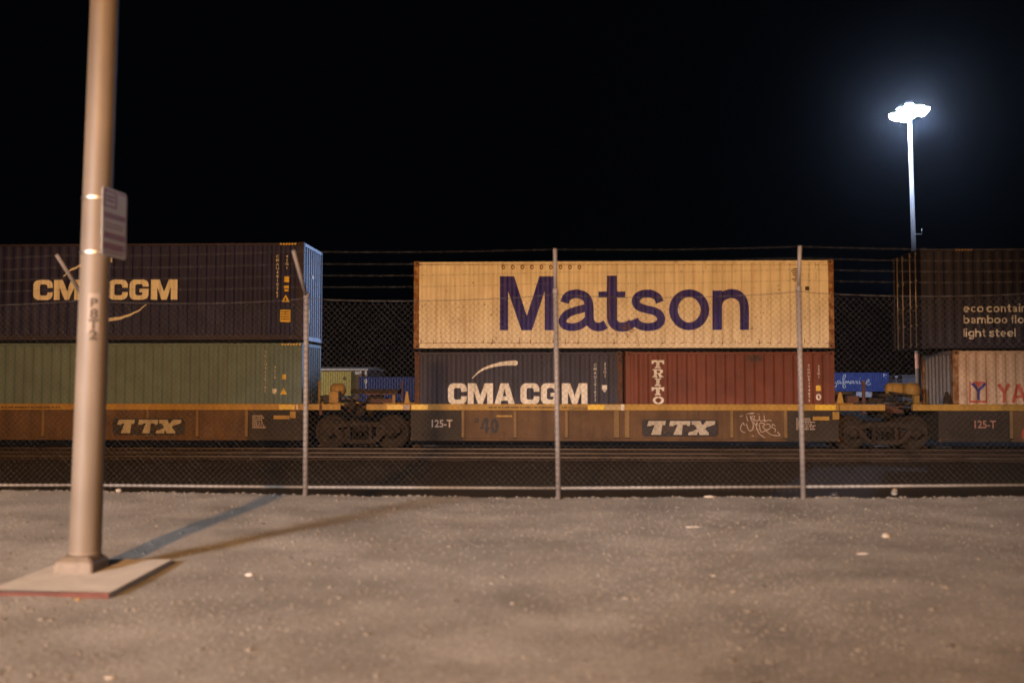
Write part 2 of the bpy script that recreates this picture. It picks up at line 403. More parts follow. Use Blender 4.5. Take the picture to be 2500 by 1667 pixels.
# ------------------------------------------------------------------ shipping containers
def container(name, label, x0, x1, yf, z0, H, mat, frame=None, end_l=None, end_r=None, doors=None, casting=None, wid=2.438, group=None, detail=True, roofmat=None):
    """yf: the face towards the street; returns the root and a function placing paint on that face"""
    frame = frame or mat; casting = casting or frame
    t = thing(name, ((x0+x1)/2, yf+wid/2, z0), label, 'shipping container', group)
    z1 = z0+H; yb = yf+wid; pw = .15
    def side(y, sgn):
        b = MB(); us = [pw] + breaks(pw, x1-x0-pw) + [x1-x0-pw]
        A = b.add([(x0+u, y+sgn*(.006+prof(u)), z0+.155) for u in us]); B = b.add([(x0+u, y+sgn*(.006+prof(u)), z1-.085) for u in us])
        for k in range(len(us)-1):
            q = (A[k], A[k+1], B[k+1], B[k]); b.face(q if sgn > 0 else q[::-1])
        return b.build('side_panel', mat, t)
    side(yf, 1); side(yb, -1)
    b = MB(); n = int((x1-x0-.3)/.209)
    b.box(x0+.16, x1-.16, yf+.06, yb-.06, z1-.060, z1-.035)
    for k in range(n): b.box(x0+.2+k*.209, x0+.3+k*.209, yf+.07, yb-.07, z1-.035, z1-.010)
    b.build('roof_panel', roofmat or mat, t)
    MB().box(x0+.16, x1-.16, yf+.05, yb-.05, z0+.10, z0+.15).build('underside', M['dark_steel'], t)
    for y, s in ((yf, 1), (yb, -1)):
        b = MB(); b.box(x0+.17, x1-.17, y, y+s*.06, z1-.088, z1-.022); b.build('top_rail', frame, t, .006)
        b = MB(); b.box(x0+.17, x1-.17, y+s*.001, y+s*.05, z0+.012, z0+.158); b.build('bottom_rail', frame, t, .006)
        for x, sx in ((x0, 1), (x1, -1)):
            MB().box(x, x+sx*.155, y, y+s*.16, z0+.118, z1-.118).build('corner_post', casting if casting is not frame else frame, t, .01)
            for z, sz in ((z0, 1), (z1, -1)):
                b = MB(); b.box(x-sx*.003, x+sx*.175, y-s*.003, y+s*.162, z, z+sz*.118)
                o = b.build('corner_casting', casting, t, .008)
                if detail:
                    h = MB(); xc, zc = x+sx*.10, z+sz*.062
                    h.lathe((xc, y-s*.0035, zc), (0, s, 0), [(0, .036), (.002, .036)], 14); h.build('casting_hole', M['hose'], o)
    for x, sx, kind in ((x0, 1, end_l), (x1, -1, end_r)):
        em = kind or mat
        MB().box(x, x+sx*.08, yf+.165, yb-.165, z1-.11, z1-.005).build('end_header', em if kind else frame, t, .006)
        MB().box(x, x+sx*.08, yf+.165, yb-.165, z0+.005, z0+.14).build('end_sill', em if kind else frame, t, .006)
        if doors and sx == doors:
            for a, c in ((yf+.16, (yf+yb)/2-.006), ((yf+yb)/2+.006, yb-.16)):
                d = MB().box(x+sx*.03, x+sx*.075, a, c, z0+.145, z1-.115).build('door', em, t, .006)
                for f in (.27, .70):
                    y = a + (c-a)*f
                    bb = MB(); bb.cyl((x+sx*.005, y, z0+.07), (x+sx*.005, y, z1-.05), .021, n=8)
                    for z in (z0+.10, z1-.085): bb.box(x-sx*.012, x+sx*.03, y-.05, y+.05, z-.05, z+.05)
                    for z in (z0+.7, z0+1.25, z0+2.0): bb.box(x-sx*.01, x+sx*.03, y-.04, y+.04, z-.03, z+.03)
                    bb.box(x-sx*.02, x+sx*.01, y, y+.38, z0+1.12, z0+1.15)
                    bb.build('locking_bar', M['bar'], d)
        else:
            bb = MB(); us = [0] + breaks(0, wid-.33) + [wid-.33]
            A = bb.add([(x+sx*(.012+prof(u)), yf+.165+u, z0+.14) for u in us]); B = bb.add([(x+sx*(.012+prof(u)), yf+.165+u, z1-.11) for u in us])
            for k in range(len(us)-1):
                q = (A[k], A[k+1], B[k+1], B[k]); bb.face(q if sx < 0 else q[::-1])
            bb.build('end_panel', em, t)
    place = lambda x, z, lf: (x, yf+.006-lf, z)
    return t, place, (lambda x: x-x0)

def px_fn(yf, sx=1.0, ox=0.0, oy=0.0):
    """shape points given in pixels of a zoomed piece of the photograph -> x, z on the plane y = yf"""
    def f(a, b):
        p = P(ox+a*sx, oy+b*sx, yf); return (p.x, p.z)
    return f

def unit_fn(x, z, s, sl=0.0):                         # letters drawn one unit high
    return lambda a, b: (x + a*s + b*s*sl, z + b*s)

# big block letters
def lC(x): return poly([(x+a, b) for a, b in [(.90,.60),(.90,.76),(.86,.88),(.79,.96),(.67,1),(.23,1),(.11,.96),(.04,.88),(0,.76),(0,.24),(.04,.12),(.11,.04),(.23,0),(.67,0),(.79,.04),(.86,.12),(.90,.24),(.90,.38),(.63,.38),(.63,.28),(.56,.22),(.36,.22),(.29,.28),(.29,.72),(.36,.78),(.56,.78),(.63,.72),(.63,.60)]])
def lG(x): return poly([(x+a, b) for a, b in [(.88,.65),(.88,.77),(.84,.89),(.77,.96),(.66,1),(.23,1),(.11,.96),(.04,.88),(0,.76),(0,.24),(.04,.12),(.11,.04),(.23,0),(.66,0),(.77,.04),(.84,.11),(.88,.23),(.88,.55),(.46,.55),(.46,.37),(.61,.37),(.61,.28),(.55,.22),(.36,.22),(.29,.28),(.29,.72),(.36,.78),(.55,.78),(.62,.72),(.62,.65)]])
def lM(x): return poly([(x+a, b) for a, b in [(0,0),(0,1),(.40,1),(.605,.40),(.81,1),(1.21,1),(1.21,0),(.93,0),(.93,.62),(.715,0),(.495,0),(.28,.62),(.28,0)]])
def lA(x): return poly([(x+a, b) for a, b in [(0,0),(.30,1),(.68,1),(.98,0),(.69,0),(.64,.17),(.34,.17),(.29,0)]], [[(x+a, b) for a, b in [(.41,.38),(.57,.38),(.49,.74)]]])
CMA = [lC(0), lM(.95), lA(2.22), lC(3.47), lG(4.44), lM(5.44)]      # 6.65 units long

# a plain grotesque alphabet drawn with strokes (x-height 1)
W_ = .235
def arc(cx, cy, rx, ry, a0, a1, n=14): return ellipse(cx, cy, rx, ry, n, a0, a1)
def glyph(ch):
    r = .385; S = lambda p: ribbon(p, W_, False); h = W_/2
    if ch == 'o': return [ring(.5,.5,r,.5-h*.9,W_,W_*.9)], 1.0
    if ch == 'c': return [S(arc(.5,.5,r,.5-h*.9,42,318,22))], .93
    if ch == 'e': return [S(arc(.5,.5,r,.5-h*.9,8,312,22)), rect(.2,.42,.98,.58)], 1.0
    if ch == 'n': return [rect(0,0,W_,1), S([(h,.55)]+arc(.46,.55,.34,.45-h*.9,170,0,12)+[(.8,0)])], .92
    if ch == 'm': return [rect(0,0,W_,1), S([(h,.55)]+arc(.42,.58,.30,.42-h*.9,170,0,12)+[(.72,0)]), S(arc(1.02,.58,.30,.42-h*.9,170,0,12)+[(1.32,0)])], 1.45
    if ch == 'h': return [rect(0,0,W_,1.42), S([(h,.55)]+arc(.46,.55,.34,.45-h*.9,170,0,12)+[(.8,0)])], .92
    if ch == 't': return [S([(.3,1.3),(.3,.3),(.34,.16),(.45,.11),(.62,.12)]), rect(0,.80,.62,.97)], .62
    if ch == 'a': return [S(arc(.42,.62,.32,.28,165,0,10)+[(.74,.2),(.80,.08)]), S([(.72,.56),(.40,.52),(.18,.40),(.14,.25),(.22,.13),(.38,.10),(.58,.16),(.72,.34)])], .93
    if ch == 'i': return [rect(0,0,W_,1), rect(0,1.19,W_,1.42)], W_
    if ch == 'l': return [rect(0,0,W_,1.42)], W_
    if ch == 'r': return [rect(0,0,W_,1), S([(h,.5),(.2,.75),(.36,.86),(.56,.88)])], .56
    if ch == 's': return [S(catmull([(.76,.70),(.66,.86),(.44,.91),(.2,.84),(.14,.70),(.26,.57),(.6,.46),(.76,.32),(.7,.15),(.46,.09),(.2,.14),(.1,.30)]))], .88
    if ch == 'b': return [rect(0,0,W_,1.42), ring(.5,.5,r,.5-h*.9,W_,W_*.9)], 1.0
    if ch == 'f': return [S([(.24,0),(.24,1.1),(.30,1.26),(.42,1.32),(.58,1.31)]), rect(0,.80,.58,.97)], .56
    if ch == 'g': return [ring(.48,.5,r-.02,.5-h*.9,W_,W_*.9), S([(.85,1),(.85,-.02),(.78,-.22),(.55,-.31),(.3,-.28),(.14,-.14)])], .97
    return [], .38
def line2d(s, gap=.17):
    out = []; x = 0
    for ch in s:
        g, w = glyph(ch)
        for k in g:
            if k[0] == 'strip': out.append(('strip', [(a+x, b) for a, b in k[1]], [(a+x, b) for a, b in k[2]]))
            else: out.append(poly([(a+x, b) for a, b in k[1][0]]))
        x += w + (gap if ch != ' ' else 0)
    return out, x

YF = 29.0                                            # street-side face of the containers on the train
ZW = -0.185                                          # floor level inside the wells
def xat(px, py, y=YF): return P(px, py, y).x
def zat(px, py, y=YF): return P(px, py, y).z

def code(fnx, fnz, s, body):                          # stacked upright characters
    return text2d('\n'.join(body), s, 'CENTER', .006, 1.0)
def shift(mesh, dx, dz): return ('mesh', [(a+dx, b+dz) for a, b in mesh[1]], mesh[2])
ID = lambda a, b: (a, b)
def triangle(cx, cz, s): return poly([(cx-s*.55, cz-s*.45), (cx+s*.55, cz-s*.45), (cx, cz+s*.55)])

# --- left pair
xr = xat(741, 700)
HCL = 2.896
zt = zat(741, 591)
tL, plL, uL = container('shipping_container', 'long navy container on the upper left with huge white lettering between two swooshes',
    xr-13.716, xr, YF, zt-HCL, HCL, M['navy'], M['navy_frame'], end_l=M['navy_lit_end'], end_r=M['navy_lit_end'], group='containers stacked on the train')
zl = zat(200, 732); hL = zat(200, 683)-zl
x_c = xat(81, 710)
s_ = (xat(432, 710)-x_c)/6.65
decal('lettering', CMA, lambda a, b: (x_c+a*s_, zl+b*hL), M['white_mark'], tL, plL, uL)
f_up = px_fn(YF, 800/2349, 0, 400)
decal('swoosh', [ribbon([(452,806),(500,765),(560,735),(640,705),(720,690),(800,688)], 34, True, (.15,1.0))], f_up, M['white_mark'], tL, plL, uL)
decal('swoosh', [ribbon([(1046,1008),(985,1055),(900,1092),(830,1110),(740,1118),(690,1118)], 34, True, (.12,1.0))], f_up, M['white_mark'], tL, plL, uL)
def zoomtext(body, px, py, h_px, y=YF, bold=.006):   # stacked code, top at (px, py), h_px overall
    n = len(body); p = P(px, py, y); q = P(px, py+h_px, y)
    step = (p.z-q.z)/n; m = text2d('\n'.join(body), step*.98, 'CENTER', bold*step, 1.0)
    top = max(b for a, b in m[1])
    return shift(m, p.x, p.z-top)
decals('identification_code', [zoomtext('CMAU4810267', 677, 622, 110), zoomtext('45G1', 700, 622, 38)], ID, M['white_mark'], tL, plL, uL)
a = lambda px, py: P(px, py, YF)
sh = []
def prect(px0, py0, px1, py1, y=YF):
    p, q = P(px0, py1, y), P(px1, py0, y); return rect(p.x, p.z, q.x, q.z)
sh = [prect(694, 675, 705, 689), prect(692, 785, 709, 786.5+29-785+757) if False else prect(683, 756, 709, 786), triangle(a(697,729).x, a(697,729).z, .21), prect(693, 697, 704, 704), prect(694.5, 706, 703, 711)]
decals('warning_marking', sh, ID, M['reflector'], tL, plL, uL)
decals('warning_marking', [prect(686, 760+k*6, 706, 762+k*6) for k in range(4)] + [prect(695, 727, 698, 734)], ID, M['ink'], tL, plL, uL, lift=.008)
b = MB()
for k in range(6):
    x = xr-.72+k*.085; b.prism([(x, zt-.080), (x+.05, zt-.080), (x+.075, zt-.028), (x+.025, zt-.028)], YF-.004, YF-.001)
b.build('hazard_stripe', M['reflector'], tL)
# little white label on the end
b = MB(); b.box(xr+.001, xr+.006, YF+1.05, YF+1.30, zt-.98, zt-.88); b.build('label_plate', M['white_mark'], tL)
b = MB(); b.box(xr+.001, xr+.006, YF+.60, YF+.78, zt-2.35, zt-1.95); b.build('warning_marking', M['reflector'], tL)

xg = xat(737, 900)
hG = zat(700, 836)-ZW
tG, plG, uG = container('shipping_container', 'dull green container sunk in the left well under the navy one with swooshes',
    xg-12.192, xg, YF, ZW, hG, M['green'], M['green'], end_r=M['green'], end_l=M['green'], casting=M['green'], group='containers stacked on the train')
decals('identification_code', [zoomtext('TRLU4628105', 648, 857, 106), zoomtext('4510', 671, 893, 34)], ID, M['white_mark'], tG, plG, uG)
decals('warning_marking', [triangle(a(692,955).x, a(692,955).z, .20), prect(688, 914, 698, 926)], ID, M['reflector'], tG, plG, uG)
decal('emblem', [poly([(a(664,949).x,a(664,949).z),(a(675,949).x,a(675,949).z),(a(675,957).x,a(675,957).z),(a(669,963).x,a(669,963).z),(a(664,957).x,a(664,957).z)])], ID, M['white_mark'], tG, plG, uG)
b = MB()
for k in range(7):
    x = xg-.62+k*.085; zz = ZW+hG; b.prism([(x, zz-.080), (x+.05, zz-.080), (x+.075, zz-.030), (x+.025, zz-.030)], YF-.004, YF-.001)
b.build('hazard_stripe', M['reflector'], tG)

# --- middle: cream over two short ones
xm0, xm1 = xat(1010, 740), xat(2036.5, 740)
zm0 = zat(1500, 850.5)
HM = zat(1500, 636)-zm0
tM, plM, uM = container('shipping_container', 'cream container with rusty corner posts and the biggest dark blue lettering, riding on top',
    xm0, xm1, YF, zm0, HM, M['cream'], M['cream'], casting=M['cream_rust'], group='containers stacked on the train')
fM = px_fn(YF, 700/2352, 1180, 640)
MAT = [poly([(135,115),(252,115),(357,440),(460,115),(583,115),(583,558),(503,558),(503,240),(398,558),(312,558),(203,240),(203,558),(135,558)]),
    ribbon([(667,332),(682,292),(715,268),(760,259),(800,265),(840,287),(862,325),(869,380),(870,455),(884,503),(918,527),(965,529),(1005,510)], 72),
    ribbon([(868,368),(790,388),(705,415),(662,452),(650,490),(675,522),(730,532),(790,520),(850,478),(872,450)], 64),
    rect(1014,110,1097,465), ribbon([(1055,455),(1060,485),(1085,518),(1130,531),(1180,525),(1222,500)], 76), rect(945,240,1013.5,290), rect(1097.5,240,1165,290),
    ribbon([(1448,329),(1428,287),(1385,262),(1345,257),(1300,264),(1262,288),(1250,322),(1264,354),(1305,377),(1370,393),(1425,412),(1457,450),(1453,490),(1418,520),(1360,531),(1300,525),(1258,500),(1241,466)], 66),
    ring(1689,390,129,136,72,64),
    rect(1880,232,1958,555), ribbon([(1922,345),(1940,305),(1975,274),(2025,258),(2075,263),(2115,290),(2136,335),(2142,400),(2142,470),(2142,555)], 74),
    ring(2205,545,7,7,4,4)]
decal('lettering', MAT, fM, M['navy_logo'], tM, plM, uM)
# ring shaped rust marks along the top, runs along the bottom, black codes at the right
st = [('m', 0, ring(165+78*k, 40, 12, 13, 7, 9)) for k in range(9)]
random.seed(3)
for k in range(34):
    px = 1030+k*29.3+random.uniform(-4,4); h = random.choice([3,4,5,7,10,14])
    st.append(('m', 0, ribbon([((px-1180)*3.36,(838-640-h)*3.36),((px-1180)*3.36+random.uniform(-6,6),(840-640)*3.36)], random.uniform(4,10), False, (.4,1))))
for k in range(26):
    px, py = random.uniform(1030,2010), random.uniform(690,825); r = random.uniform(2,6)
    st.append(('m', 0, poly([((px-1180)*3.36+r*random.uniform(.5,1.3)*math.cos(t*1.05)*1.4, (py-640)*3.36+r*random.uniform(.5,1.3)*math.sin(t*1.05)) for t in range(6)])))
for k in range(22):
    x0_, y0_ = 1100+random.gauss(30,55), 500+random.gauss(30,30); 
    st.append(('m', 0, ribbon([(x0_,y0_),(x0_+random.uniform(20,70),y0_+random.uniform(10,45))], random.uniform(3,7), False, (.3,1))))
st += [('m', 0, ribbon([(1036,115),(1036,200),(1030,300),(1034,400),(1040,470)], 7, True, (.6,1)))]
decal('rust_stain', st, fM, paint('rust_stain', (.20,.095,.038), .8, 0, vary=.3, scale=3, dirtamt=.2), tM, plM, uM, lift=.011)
for yy, hh in ((837.3, 1.7), (646.5, 1.1)):  # dark seams: shade of the recessed rails painted on, with rust along
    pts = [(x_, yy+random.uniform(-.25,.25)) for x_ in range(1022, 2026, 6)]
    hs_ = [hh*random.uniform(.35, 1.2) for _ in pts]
    decal('shaded_rust_seam', [('strip', [((x_-1180)*3.36, (y_-640-h_/2)*3.36) for (x_, y_), h_ in zip(pts, hs_)], [((x_-1180)*3.36, (y_-640+h_/2)*3.36) for (x_, y_), h_ in zip(pts, hs_)])], fM, M['cream_rust'], tM, plM, uM, lift=.009)
decals('identification_code', [zoomtext('MATU', 1991, 641, 16, bold=.02), zoomtext('248051', 1992, 664, 21, bold=.02), zoomtext('46', 1975, 668, 11), zoomtext('G1', 1960, 668, 9)] +
    [prect(1933+random.uniform(-2,8), 655+k*5, 1946+random.uniform(-4,8), 657.5+k*5) for k in range(7)] + [prect(1966, 699, 1976, 709)], ID, M['ink'], tM, plM, uM)

xs0, xs1 = xat(1012, 920), xat(1520, 920)
hS = zat(1300, 858)-ZW
tC, plC, uC = container('shipping_container', 'short slate blue container with white swoosh and lettering beneath the cream one',
    xs0, xs1, YF, ZW, hS, M['slate'], M['slate'], casting=M['rust_edge'], group='containers stacked on the train')
f5 = px_fn(YF, 800/2349, 700, 800)
xc0 = xat(1093.4, 960); sc0 = (xat(1434, 960)-xc0)/6.65; zc0 = zat(1260, 986.5); hc0 = zat(1260, 935.5)-zc0
decal('lettering', CMA, lambda a, b: (xc0+a*sc0, zc0+b*hc0), M['white_mark'], tC, plC, uC)
decal('swoosh', [ribbon([(1330,362),(1375,318),(1430,287),(1500,266),(1570,255),(1640,252)], 37, True, (.12,1.0)), poly(ellipse(1638,252,19,18.5,16))], f5, M['white_mark'], tC, plC, uC)
decals('identification_code', [zoomtext('CMAU201873', 1453, 888, 96), zoomtext('22G1', 1477, 885, 40)], ID, M['white_mark'], tC, plC, uC)
decal('emblem', [prect(1470, 940, 1482, 951), poly([(a(1472,952).x,a(1472,952).z),(a(1481,952).x,a(1481,952).z),(a(1476,958).x,a(1476,958).z)])], ID, M['white_mark'], tC, plC, uC)

xt0, xt1 = xat(1527, 920), xat(2038, 920)
tT, plT, uT = container('shipping_container', 'short oxide red container with white letters stacked down its side, beneath the cream one',
    xt0, xt1, YF, ZW, hS, M['oxide'], M['oxide'], casting=M['oxide'], group='containers stacked on the train')
f_t = px_fn(YF, 240/1636, 1500, 860)
def slabT(y): return poly([(622,y),(828,y),(828,y+62),(805,y+62),(785,y+32),(752,y+32),(752,y+110),(775,y+116),(775,y+132),(672,y+132),(672,y+116),(697,y+110),(697,y+32),(665,y+32),(645,y+62),(622,y+62)])
def slabI(y): return poly([(672,y),(778,y),(778,y+17),(752,y+22),(752,y+108),(778,y+113),(778,y+130),(672,y+130),(672,y+113),(698,y+108),(698,y+22),(672,y+17)])
TR = [slabT(130), poly([(636,280),(770,280),(805,292),(812,318),(800,342),(770,355),(795,395),(815,398),(815,415),(755,415),(722,360),(705,360),(705,395),(725,398),(725,415),(636,415),(636,398),(658,395),(658,300),(636,297)], [[(705,302),(755,302),(765,320),(755,340),(705,340)]]),
      slabI(430), slabT(580), ring(733,797,72,52,44,28), slabI(905) if False else rect(640,880,660,882)]
decal('lettering', TR[:5], f_t, M['white_mark'], tT, plT, uT)
decals('identification_code', [zoomtext('TGHU0194875', 1975, 890, 95), zoomtext('22G1', 1999, 892, 34)], ID, M['white_mark'], tT, plT, uT)
decal('warning_marking', [prect(1993, 941, 2004, 954)], ID, M['reflector'], tT, plT, uT)
decal('emblem', [ring(a(1999,969).x, a(1999,969).z, .05, .07, .04, .04)], ID, M['white_mark'], tT, plT, uT)
decal('patch', [prect(1820, 866, 1862, 882)], ID, M['rust_edge'], tT, plT, uT)

# --- right pair
xe = xat(2249, 720)
zeb = zat(2300, 851)
tE, plE, uE = container('shipping_container', 'dark charcoal container with locking bars at its end and three lines of pale lettering',
    xe, xe+13.716, YF, zeb, 2.896, M['black_eco'], M['black_eco'], end_l=M['black_eco'], doors=1, group='containers stacked on the train')
for s, py in (('eco containers', 762), ('bamboo flooring', 789.5), ('light steel', 822)):
    sh, w = line2d(s)
    p = P(2353, py, YF); xh = P(2353, py-14.3, YF).z-p.z
    decal('lettering', sh, lambda a, b, p=p, xh=xh: (p.x+a*xh*1.02, p.z+b*xh), M['white_mark'], tE, plE, uE)
b = MB()
for k in range(6):
    x = xe+.98+k*.085; b.prism([(x, zeb+2.896-.080), (x+.05, zeb+2.896-.080), (x+.075, zeb+2.896-.028), (x+.025, zeb+2.896-.028)], YF-.004, YF-.001)
b.build('hazard_stripe', M['sill'], tE)
xy = xat(2327, 920)
hY = zat(2400, 855)-ZW
tY, plY, uY = container('shipping_container', 'weathered beige container with a framed blue letter emblem, low in the rightmost well',
    xy, xy+12.192, YF, ZW, hY, M['beige'], M['beige'], end_l=M['grey_end'], casting=M['cream_rust'], group='containers stacked on the train')
f_y = px_fn(YF, 200/1045, 2300, 700)
decal('emblem', [('m',0,rect(355,1205,372,1475)), ('m',0,rect(562,1205,580,1475)), ('m',0,rect(355,1450,580,1478)), ('m',0,poly([(395,1207),(540,1207),(468,1290)])),
    ('m',1,ribbon([(385,1228),(470,1325)], 38, False)), ('m',1,ribbon([(552,1228),(470,1325)], 38, False)), ('m',1,ribbon([(470,1310),(470,1445)], 36, False))], f_y, [M['red_logo'], M['blue_logo']], tY, plY, uY)
RB = lambda *p: ribbon(list(p), 42, False)
decal('lettering', [RB((728,1240),(795,1350)), RB((865,1240),(795,1350)), RB((795,1335),(795,1475)), RB((905,1478),(975,1240)), RB((1065,1478),(985,1240)), rect(935,1385,1035,1418),
    RB((1110,1478),(1110,1240)), RB((1112,1248),(1230,1470)), RB((1232,1478),(1232,1240)),
    ribbon(arc(1370,1360,85,98,-40,-320,20), 42, False), rect(1375,1352,1465,1388), rect(1428,1388,1465,1450)], f_y, M['red_logo'], tY, plY, uY)

# ------------------------------------------------------------------ well cars
RH = -0.525                                          # top of rail
YS = 28.72                                           # street-side skin of the wells
YB = YF + 2.438 + .28
YC = (YS+YB)/2                                       # centre line of the train
z_st, z_sb, z_wb = P(1300,986,YS).z, P(1300,1001.5,YS).z, P(1300,1076,YS).z
def xw(px, py=1030): return P(px, py, YS).x
plS = lambda x, z, lf: (x, YS-lf, z)

def smallblocks(px0, px1, py0, py1, n=1, y=YS, seed=0):
    """lines of stencilling too small to read"""
    rnd = random.Random(seed); out = []; rows = n; hh = (py1-py0)/rows
    for r in range(rows):
        x = px0; end = px1 - rnd.uniform(0, (px1-px0)*.35 if rows > 1 else 0)
        while x < end:
            w = rnd.uniform(2.2, 4.2)
            out.append(prect(x, py0+r*hh+hh*.12, min(x+w, px1), py0+r*hh+hh*.72, y)); x += w + rnd.choice([.9,.9,1.0,3.2])
    return out

def ttx(px0, py0, px1, py1, root):
    """dark plate with slanted slab letters, a part of its well car"""
    p, q = P(px0, py1, YS), P(px1, py0, YS)
    c = .06
    plate = MB().prism([(p.x+c,p.z),(q.x-c,p.z),(q.x,p.z+c),(q.x,q.z-c),(q.x-c,q.z),(p.x+c,q.z),(p.x,q.z-c),(p.x,p.z+c)], YS-.075, YS-.065).build('logo_plate', M['black'], root)
    T1 = [(570,1128),(862,1128),(846,1200),(800,1200),(775,1365),(608,1365),(672,1198),(632,1198),(598,1215),(540,1215)]
    T2 = [(935,1128),(1283,1128),(1268,1215),(1228,1215),(1216,1192),(1150,1192),(1130,1365),(988,1365),(1062,1192),(1022,1192),(985,1215),(918,1215)]
    X = [(1300,1128),(1452,1128),(1470,1188),(1502,1188),(1545,1128),(1705,1128),(1690,1188),(1560,1232),(1525,1262),(1592,1330),(1590,1368),(1435,1368),(1415,1308),(1395,1330),(1390,1368),(1238,1368),(1250,1322),(1312,1308),(1392,1262),(1345,1195),(1298,1190)]
    sx, sz = (q.x-p.x)/(1705-455+45), (q.z-p.z)/(1390-1105)
    f = lambda a, b: (p.x+(a-455)*sx, q.z-(b-1105)*sz)
    ln = [rect(800,1225+k*24,1030-k*12,1231+k*24) for k in range(4)] + [rect(1160,1225+k*24,1370-k*18,1231+k*24) for k in range(4)]
    decal('lettering', [poly(T1), poly(T2), poly(X)], f, M['ttx_mark'], plate, lambda x, z, lf: (x, YS-.075-lf, z), corr=False)
    decal('stripe', ln, f, M['well'], plate, lambda x, z, lf: (x, YS-.075-lf, z), corr=False)
    return plate

def bogie(px, root):
    """freight truck hung under the joint of two cars"""
    x = xw(px, 1050); r = .483; zc = RH+r; wb = .90
    t = bpy.data.objects.new('bogie', None); COL.objects.link(t); t.parent = root; t.location = Vector((x, YC, RH)) - wloc(root)
    for sx in (-1, 1):
        b = MB(); b.cyl((x+sx*wb, YC-.95, zc), (x+sx*wb, YC+.95, zc), .085, n=14)
        for sy in (-1, 1):
            yc = YC+sy*.7175
            b.lathe((x+sx*wb, yc, zc), (0, sy, 0), [(-.065, r+.026), (-.04, r+.026), (-.032, r), (.065, r-.004), (.066, r-.075), (.03, r-.10), (.03, .15), (.075, .13), (.076, .085)], 40)
            b.mi = 0
            b.lathe((x+sx*wb, yc, zc), (0, sy, 0), [(.0662, r-.004), (.0668, r-.018)], 40, False); b.mi = 0
        b.build('wheelset', [M['wheel'], M['tread']], t)
    for sy in (-1, 1):
        y0 = YC+sy*1.0; o = [(-1.18,.47),(-1.18,.62),(-1.02,.70),(-.62,.72),(-.50,.78),(.50,.78),(.62,.72),(1.02,.70),(1.18,.62),(1.18,.47),(.98,.42),(.72,.42),(.55,.22),(.38,.15),(-.38,.15),(-.55,.22),(-.72,.42),(-.98,.42)]
        hole1 = [(-.66,.60),(-.36,.66),(-.36,.30),(-.46,.32)]; hole2 = [(.66,.60),(.36,.66),(.36,.30),(.46,.32)]; hole3 = [(-.27,.66),(.27,.66),(.27,.28),(-.27,.28)]
        m = poly_mesh([o, hole1, hole2, hole3]); b = MB()
        bm = bmesh.new(); vs = [bm.verts.new((x+p_[0], y0, RH+p_[1])) for p_ in m[1]]
        for f_ in m[2]: bm.faces.new([vs[i] for i in f_])
        g = bmesh.ops.extrude_face_region(bm, geom=bm.faces[:])
        bmesh.ops.translate(bm, vec=(0, sy*.13, 0), verts=[v for v in g['geom'] if isinstance(v, bmesh.types.BMVert)])
        bmesh.ops.recalc_face_normals(bm, faces=bm.faces[:]); bm.verts.index_update()
        b.v = [tuple(v.co) for v in bm.verts]
        for f_ in bm.faces: b.face([v.index for v in f_.verts])
        bm.free()
        fr = b.build('side_frame', M['truck'], t)
        for k in (-.17, 0, .17):
            s = MB(); pts = []
            for i in range(36):
                an = i*1.05; pts.append((x+k+.06*math.cos(an), y0+sy*.065+.06*math.sin(an), RH+.29+i*.36/35))
            s.tube(pts, .014, 5); s.build('spring', M['truck'], fr)
        for sx in (-1, 1):
            MB().lathe((x+sx*wb, y0+sy*.10, zc), (0, sy, 0), [(0,.15),(.05,.15),(.07,.11),(.11,.10),(.115,.06)], 16).build('bearing_cap', M['truck'], fr)
    MB().box(x-.2, x+.2, YC-1.05, YC+1.05, RH+.50, RH+.66).build('bolster', M['truck'], t, .02)
    return t

def well_car(label, L_, R_, posts, dark_l, dark_r, wide=()):
    """one well: pixel columns L_..R_ of its skin"""
    x0, x1 = xw(L_), xw(R_)
    t = thing('well_car', ((x0+x1)/2, YC, RH), label, 'rail wagon', 'well cars of the container train')
    for y, s in ((YS, 1), (YB, -1)):
        MB().box(x0, x1, y-s*.045, y+s*.10, z_sb, z_st).build('top_sill', M['sill'], t, .012)
        b = MB(); b.box(x0+.02, x1-.02, y, y+s*.012, z_wb+.06, z_sb)
        dl, dr = xw(dark_l), xw(dark_r)
        b2 = MB(); b2.box(dl, dr, y-s*.004, y-s*.001, z_wb+.062, z_sb-.004)
        b.build('well_side', M['dark_steel'], t); b2.build('side_sheet', M['well'], t)
        MB().box(x0, x1, y-s*.050, y+s*.10, z_wb, z_wb+.075).build('bottom_sill', M['well'], t, .01)
        if s > 0:
            MB().box(x0+.04, dl-.01, y-.053, y-.051, z_wb+.002, z_wb+.073).build('sill_end', M['dark_steel'], t)
            MB().box(dr+.01, x1-.04, y-.053, y-.051, z_wb+.002, z_wb+.073).build('sill_end', M['dark_steel'], t)
            MB().box(dl, dr, y-.02, y-.004, z_sb-.14, z_sb-.10).build('stiffener', M['well'], t)
        for px, w in posts:
            xp = xw(px); b = MB(); b.box(xp-w/2, xp+w/2, y-s*.060, y-s*.0045, z_wb+.10, z_sb-.003); b.build('side_post', M['well_post'], t, .012)
            MB().box(xp-w/2-.012, xp+w/2+.012, y-s*.064, y-s*.02, z_wb+.076, z_wb+.099).build('post_foot', M['dark_steel'], t)
    MB().box(x0+.1, x1-.1, YS+.02, YB-.02, z_wb+.01, z_wb+.05).build('well_floor', M['dark_steel'], t)
    for x in (x0, x1):
        s = 1 if x == x0 else -1
        MB().box(x, x+s*.05, YS+.013, YB-.013, z_wb+.06, z_st-.05).build('bulkhead', M['dark_steel'], t)
    return t, x0, x1

